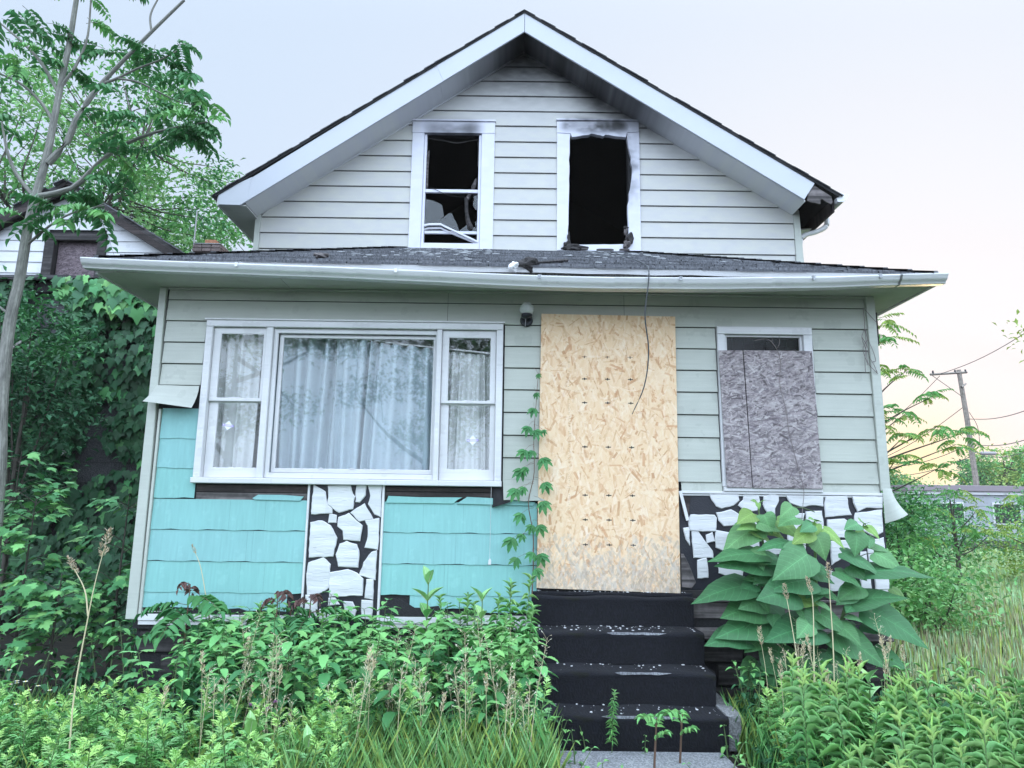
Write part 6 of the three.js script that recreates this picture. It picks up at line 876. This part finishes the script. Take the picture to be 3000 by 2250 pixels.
pinTree('low tree of heaven sapling standing in the meadow before the far building', 7.6, -6, 1.9, [[0.1, 2.0, 0, 7], [-0.4, 1.7, 0.1, 6], [0.4, 1.75, 0.1, 6], [0.1, 1.4, 0.2, 7], [-0.5, 1.2, 0, 6], [0.6, 1.3, 0, 6]]);
pinTree('spreading tree of heaven sapling near the picture edge of the lot', 9.6, -6.5, 2.2, [[0, 2.2, 0, 8], [-0.6, 1.9, 0.2, 7], [0.6, 1.9, 0, 7], [-0.3, 1.5, 0.2, 7], [0.4, 1.4, 0.1, 7], [-0.9, 1.4, 0, 6], [0.9, 1.5, 0, 6]]);
const sh = (label, x, z, cy, rx, ry, clumps, col) => clumpTree({ name: 'leafy_shrub', label, category: 'shrub', x, z, H: cy, tr: 0.04, cx: x, cy, rx, ry, rz: rx * 0.8, clumps, per: 110, size: 0.085, cols: col, cr: 0.3, mat: M.leafThin });
sh('rounded green shrub right behind the corner post and flashing', 5.9, -4.6, 1.15, 0.75, 0.9, 34, [GRN.mid, GRN.fresh]); sh('broad shrub beyond the meadow, before the far building', 7.6, -8.5, 1.2, 1.3, 0.8, 40, [GRN.fresh, GRN.mid]); sh('low bright shrub in the meadow near the picture edge', 10.8, -8, 1.1, 1.1, 0.8, 34, [GRN.fresh, GRN.yel]); sh('wide shrub in the middle of the lot', 9.2, -9.5, 1.2, 1.4, 0.8, 40, [GRN.mid, GRN.fresh]); sh('tall shrub by the picture edge, far side of the lot', 13.2, -10.5, 1.5, 1.3, 1.1, 36, [GRN.mid, GRN.fresh]); sh('small pale bush close behind the stone skirting corner', 4.9, -2.2, 0.65, 0.6, 0.5, 24, [GRN.pale, GRN.fresh]); sh('small dark shrub at the back of the lot beside the house', 6.4, -9, 1.5, 1.0, 1.2, 34, [GRN.mid, GRN.deep]);
clumpTree({ name: 'street_tree', label: 'tree whose leafy twigs just enter at the picture edge above the lot', x: 9.5, z: -4.0, H: 5, tr: 0.08, cx: 8.35, cy: 4.25, rx: 0.6, ry: 0.5, clumps: 14, per: 60, size: 0.09, cols: [GRN.mid, GRN.yel], cr: 0.22, mat: M.leafThin, lean: -0.6 });
// far trees, in front of the low sun
for (const [x, z, H, rx, lab] of [[25.5, -44, 4.6, 2.4, 'round tree just left of the utility pole'], [29.2, -46, 3.8, 1.8, 'low tree behind the foot of the utility pole'], [34, -42, 6.2, 3.0, 'largest far tree, right of the utility pole'], [38.5, -46, 5.8, 2.6, 'far tree at the picture edge under the wires'], [21.5, -48, 5.2, 2.4, 'far tree nearest the house corner']]) clumpTree({ name: 'far_tree', label: lab + ', over the far roof', x, z, H, tr: 0.15, cx: x, cy: H * 0.68, rx, ry: H * 0.32, clumps: 46, per: 90, size: 0.3, cols: [GRN.mid, GRN.yel, GRN.fresh], cr: 0.6, mat: M.leafThin });
for (let k = 0; k < 26; k++) { const x = -60 + k * 7.2 + R(-2, 2), z = -66 + R(-6, 6); if (x > 16 && x < 46) continue; clumpTree({ name: 'distant_tree', label: 'distant tree along the far edge of the lots', group: 'distant trees', x, z, H: R(5, 8), tr: 0.2, cx: x, cy: 4.2, rx: 3.2, ry: 2.6, clumps: 16, per: 60, size: 0.6, cols: [GRN.mid, GRN.deep], cr: 0.9 }); }
{ // low flat-roofed building
  const b = thing('low_building', 'long low grey building with a flat dark edged roof beyond the lot', 'building'); mesh('wall', bx(24, 46, 0, 2.75, -50, -36.2, 0), std({ color: lin(0.42, 0.44, 0.48), map: tMottle, roughness: 0.8 }), b); mesh('roof_edge', bx(23.7, 46.3, 2.95, 3.3, -50.3, -35.9, 0.02), std({ color: lin(0.26, 0.22, 0.24), roughness: 0.8 }), b); mesh('fascia_band', bx(23.8, 46.2, 2.75, 2.949, -50.1, -36.05, 0.01), M.white, b); for (let k = 0; k < 6; k++) { const d = part('window', b); mesh('frame', bx(25.5 + k * 3.4, 27.2 + k * 3.4, 1.0, 2.3, -36.3, -36.12, 0.01), M.white, d); mesh('pane', bx(25.6 + k * 3.4, 27.1 + k * 3.4, 1.1, 2.2, -36.3, -36.08, 0), M.metalDark, d); }
}
{ // utility pole, wires, lamp
  const mP = std({ color: lin(0.50, 0.43, 0.39), map: tBark, roughness: 0.9 }), o = thing('utility_pole', 'leaning wooden utility pole with crossarm beyond the lot', 'utility pole'), PZ = -40;
  mesh('pole', limb([[30.7, 0, PZ, 0.19], [30.62, 4, PZ, 0.18], [30.45, 7.9, PZ, 0.16], [30.22, 11.2, PZ, 0.14]], 10), mP, o); mesh('crossarm', limb([[28.2, 10.83, PZ + 0.1, 0.08], [30.7, 11.02, PZ + 0.1, 0.08]], 4), mP, o); mesh('crossarm', limb([[29.9, 9.9, PZ + 0.6, 0.08], [31.0, 10.35, PZ - 0.6, 0.08]], 4), mP, o); mesh('brace', limb([[28.35, 10.75, PZ + 0.1, 0.025], [30.28, 9.3, PZ + 0.1, 0.025]], 5), mP, o);
  for (const x of [28.4, 29.9, 30.6]) mesh('insulator', new THREE.CylinderGeometry(0.05, 0.07, 0.2, 8).translate(x, 11.08 + (x - 30) * 0.05, PZ + 0.1), M.metalDark, o); mesh('cable_drop', limb(smoothPath([[30.5, 8.3, PZ + 0.2, 0.02], [30.95, 7.4, PZ + 0.2, 0.02], [31.0, 6, PZ + 0.2, 0.02]], 8), 4), M.metalDark, o);
  const l = thing('street_lamp', 'long grey street lamp head on a short arm from the utility pole', 'lamp'); mesh('arm', limb([[30.63, 5.65, PZ, 0.04], [31.2, 5.58, PZ, 0.035]], 6), M.galv, l); const hd = new THREE.CapsuleGeometry(0.17, 0.75, 6, 12); hd.rotateZ(Math.PI / 2); hd.scale(1, 0.75, 1); hd.translate(31.62, 5.57, PZ); mesh('lamp_head', hd, std({ color: lin(0.3, 0.28, 0.28), roughness: 0.5, metalness: 0.3 }), l);
  const far = (px, py) => { const q = atZ(px, py, PZ); return [q.x, q.y, q.z]; }; const wy = (a, b, i, z2) => { const A = far(...a), Bq = atZ(b[0], b[1], z2), n = 10, P = []; for (let k = 0; k <= n; k++) { const t = k / n; P.push([lerp(A[0], Bq.x, t), lerp(A[1], Bq.y, t) - 0.6 * Math.sin(Math.PI * t) * 0.5, lerp(A[2], Bq.z, t), 0.022]); } return limb(P, 4); };
  [[[2030, 812], [1890, 930], 'top wire running from the crossarm toward the house corner'], [[2080, 880], [1885, 1000], 'wire from the middle of the pole toward the house corner'], [[2095, 960], [1920, 1010], 'upper cable below the leafy sprays toward the house corner'], [[2100, 985], [1920, 1030], 'lowest cable from the pole toward the house corner'], [[2098, 960], [2260, 935], 'cable running from the pole to the picture edge'], [[2090, 905], [2260, 870], 'thin wire from the pole to the picture edge'], [[2120, 985], [2260, 958], 'lower cable passing the street lamp to the picture edge'], [[2030, 808], [2260, 690], 'high wire climbing from the crossarm to the picture edge']].forEach(([a, b, lab], i) => solo('overhead_wire', wy(a, b, i, i < 4 ? -46 : -26), M.metalDark, lab, 'wire'));
}
// across the street behind the camera: the trees that the panes mirror
for (const [x, z, lab] of [[-9, 16, 'one'], [-3, 18.5, 'two'], [4.5, 17, 'three'], [12, 19, 'four']]) clumpTree({ name: 'street_tree', label: 'tree across the street that the window panes mirror', group: 'trees across the street', x, z, H: 8, tr: 0.2, cx: x, cy: 6.2, rx: 3.0, ry: 2.8, clumps: 30, per: 220, size: 0.17, cols: [GRN.mid, GRN.fresh], cr: 0.6 });

// ---------------------------------------------------------------- litter on the porch roof and steps
const onRoof = (x, z, h = 0.014) => [x, roofY(x, z) + h, z];
function crumple(r, sx, sy, sz, mat, label, x, z, cat, h = 0.03) { return solo('debris', lump(...onRoof(x, z, h), r, sx, sy, sz), mat, label, cat); }
crumple(0.06, 1.3, 1, 0.9, M.charwood, 'charred crumpled rag of siding caught on the gutter strap', 0.12, 0.44, 'debris', 0.02); crumple(0.04, 1, 1, 0.9, M.gutter, 'torn white scrap beside the charred rag at the gutter', 0.0, 0.47, 'debris', 0.0);
solo('debris', limb([[...onRoof(0.2, 0.35, 0.03), 0.014], [...onRoof(0.5, 0.0, 0.03), 0.016]], 5), M.charwood, 'charred stick lying on the porch shingles above the gutter', 'stick'); crumple(0.045, 1.4, 0.6, 1, M.oldwood, 'folded pale scrap on the porch shingles above the picture window', -1.78, 0.05, 'debris');
{ const n = 130, g = slab([[-0.5, -0.3], [0.4, -0.4], [0.5, 0.2], [0.1, 0.45], [-0.4, 0.3]], 0, 0.1).rotateX(-Math.PI / 2), im = new THREE.InstancedMesh(g, std({ color: lin(0.62, 0.64, 0.66), map: tSpeck, roughness: 0.8 }), n), m = new THREE.Matrix4(), q = new THREE.Quaternion(); im.name = 'paint_flakes'; for (let k = 0; k < n; k++) { const x = k < 60 ? -0.75 + (rnd() + rnd() - 1) * 0.7 : k < 95 ? 1.15 + (rnd() + rnd() - 1) * 0.6 : R(-2, 2.4), z = k < 95 ? -1.1 + R(-0.5, 0.55) : R(-1.4, 0.3), s = R(0.015, 0.09); q.setFromEuler(new THREE.Euler(Math.atan(SL), R(0, 6), 0, 'XYZ')); m.compose(V(...onRoof(x, z, 0.016)), q, V(s, 0.05, s * R(0.5, 1.2))); im.setMatrixAt(k, m); } im.castShadow = im.receiveShadow = true; im.userData = { kind: 'stuff', label: 'pale paint flakes scattered over the porch shingles', category: 'debris' }; scene.add(im); }
for (const [x, z, w, lab] of [[1.05, -1.45, 0.2, 'largest splintered pale board scrap below the right attic window'], [1.28, -1.5, 0.12, 'short pale splinter at the corner of the right attic window'], [0.82, -1.5, 0.08, 'small pale chip below the right attic window']]) solo('debris', slab([[-w / 2, -0.03], [w / 2, -0.02], [w * 0.4, 0.03], [-w * 0.3, 0.035]], 0, 0.02, 0.003).rotateX(-1.1).translate(...onRoof(x, z, 0.04)), M.oldwood, lab, 'debris');
{ const n = 330, g = slab([[-0.5, -0.3], [0.4, -0.4], [0.5, 0.2], [-0.4, 0.4]], 0, 0.3).rotateX(-Math.PI / 2), im = new THREE.InstancedMesh(g, std({ color: lin(0.72, 0.72, 0.74), roughness: 0.8 }), n), m = new THREE.Matrix4(), q = new THREE.Quaternion(), sp = [[0.972, 0, 0.06], [0.705, 0.11, 0.36], [0.468, 0.41, 0.64], [0.239, 0.69, 0.93]]; im.name = 'paint_chips'; for (let k = 0; k < n; k++) { const [y, a, b] = pick([sp[0], sp[0], sp[1], sp[1], sp[2], sp[3]]), s = Math.pow(rnd(), 3) * 0.018 + 0.003; q.setFromEuler(new THREE.Euler(0, R(0, 6), 0)); m.compose(V(clamp(0.95 + (rnd() + rnd() + rnd() - 1.5) * 0.8, 0.25, 1.5), y + 0.004, lerp(a, b, Math.pow(rnd(), 1.5))), q, V(s, s, s)); im.setMatrixAt(k, m); } im.castShadow = im.receiveShadow = true; im.userData = { kind: 'stuff', label: 'white paint chips strewn over the black steps', category: 'debris' }; scene.add(im); }

// evening haze over the lots
scene.fog = new THREE.FogExp2(0xfff3ea, 0.0008);

renderer.render(scene, camera);
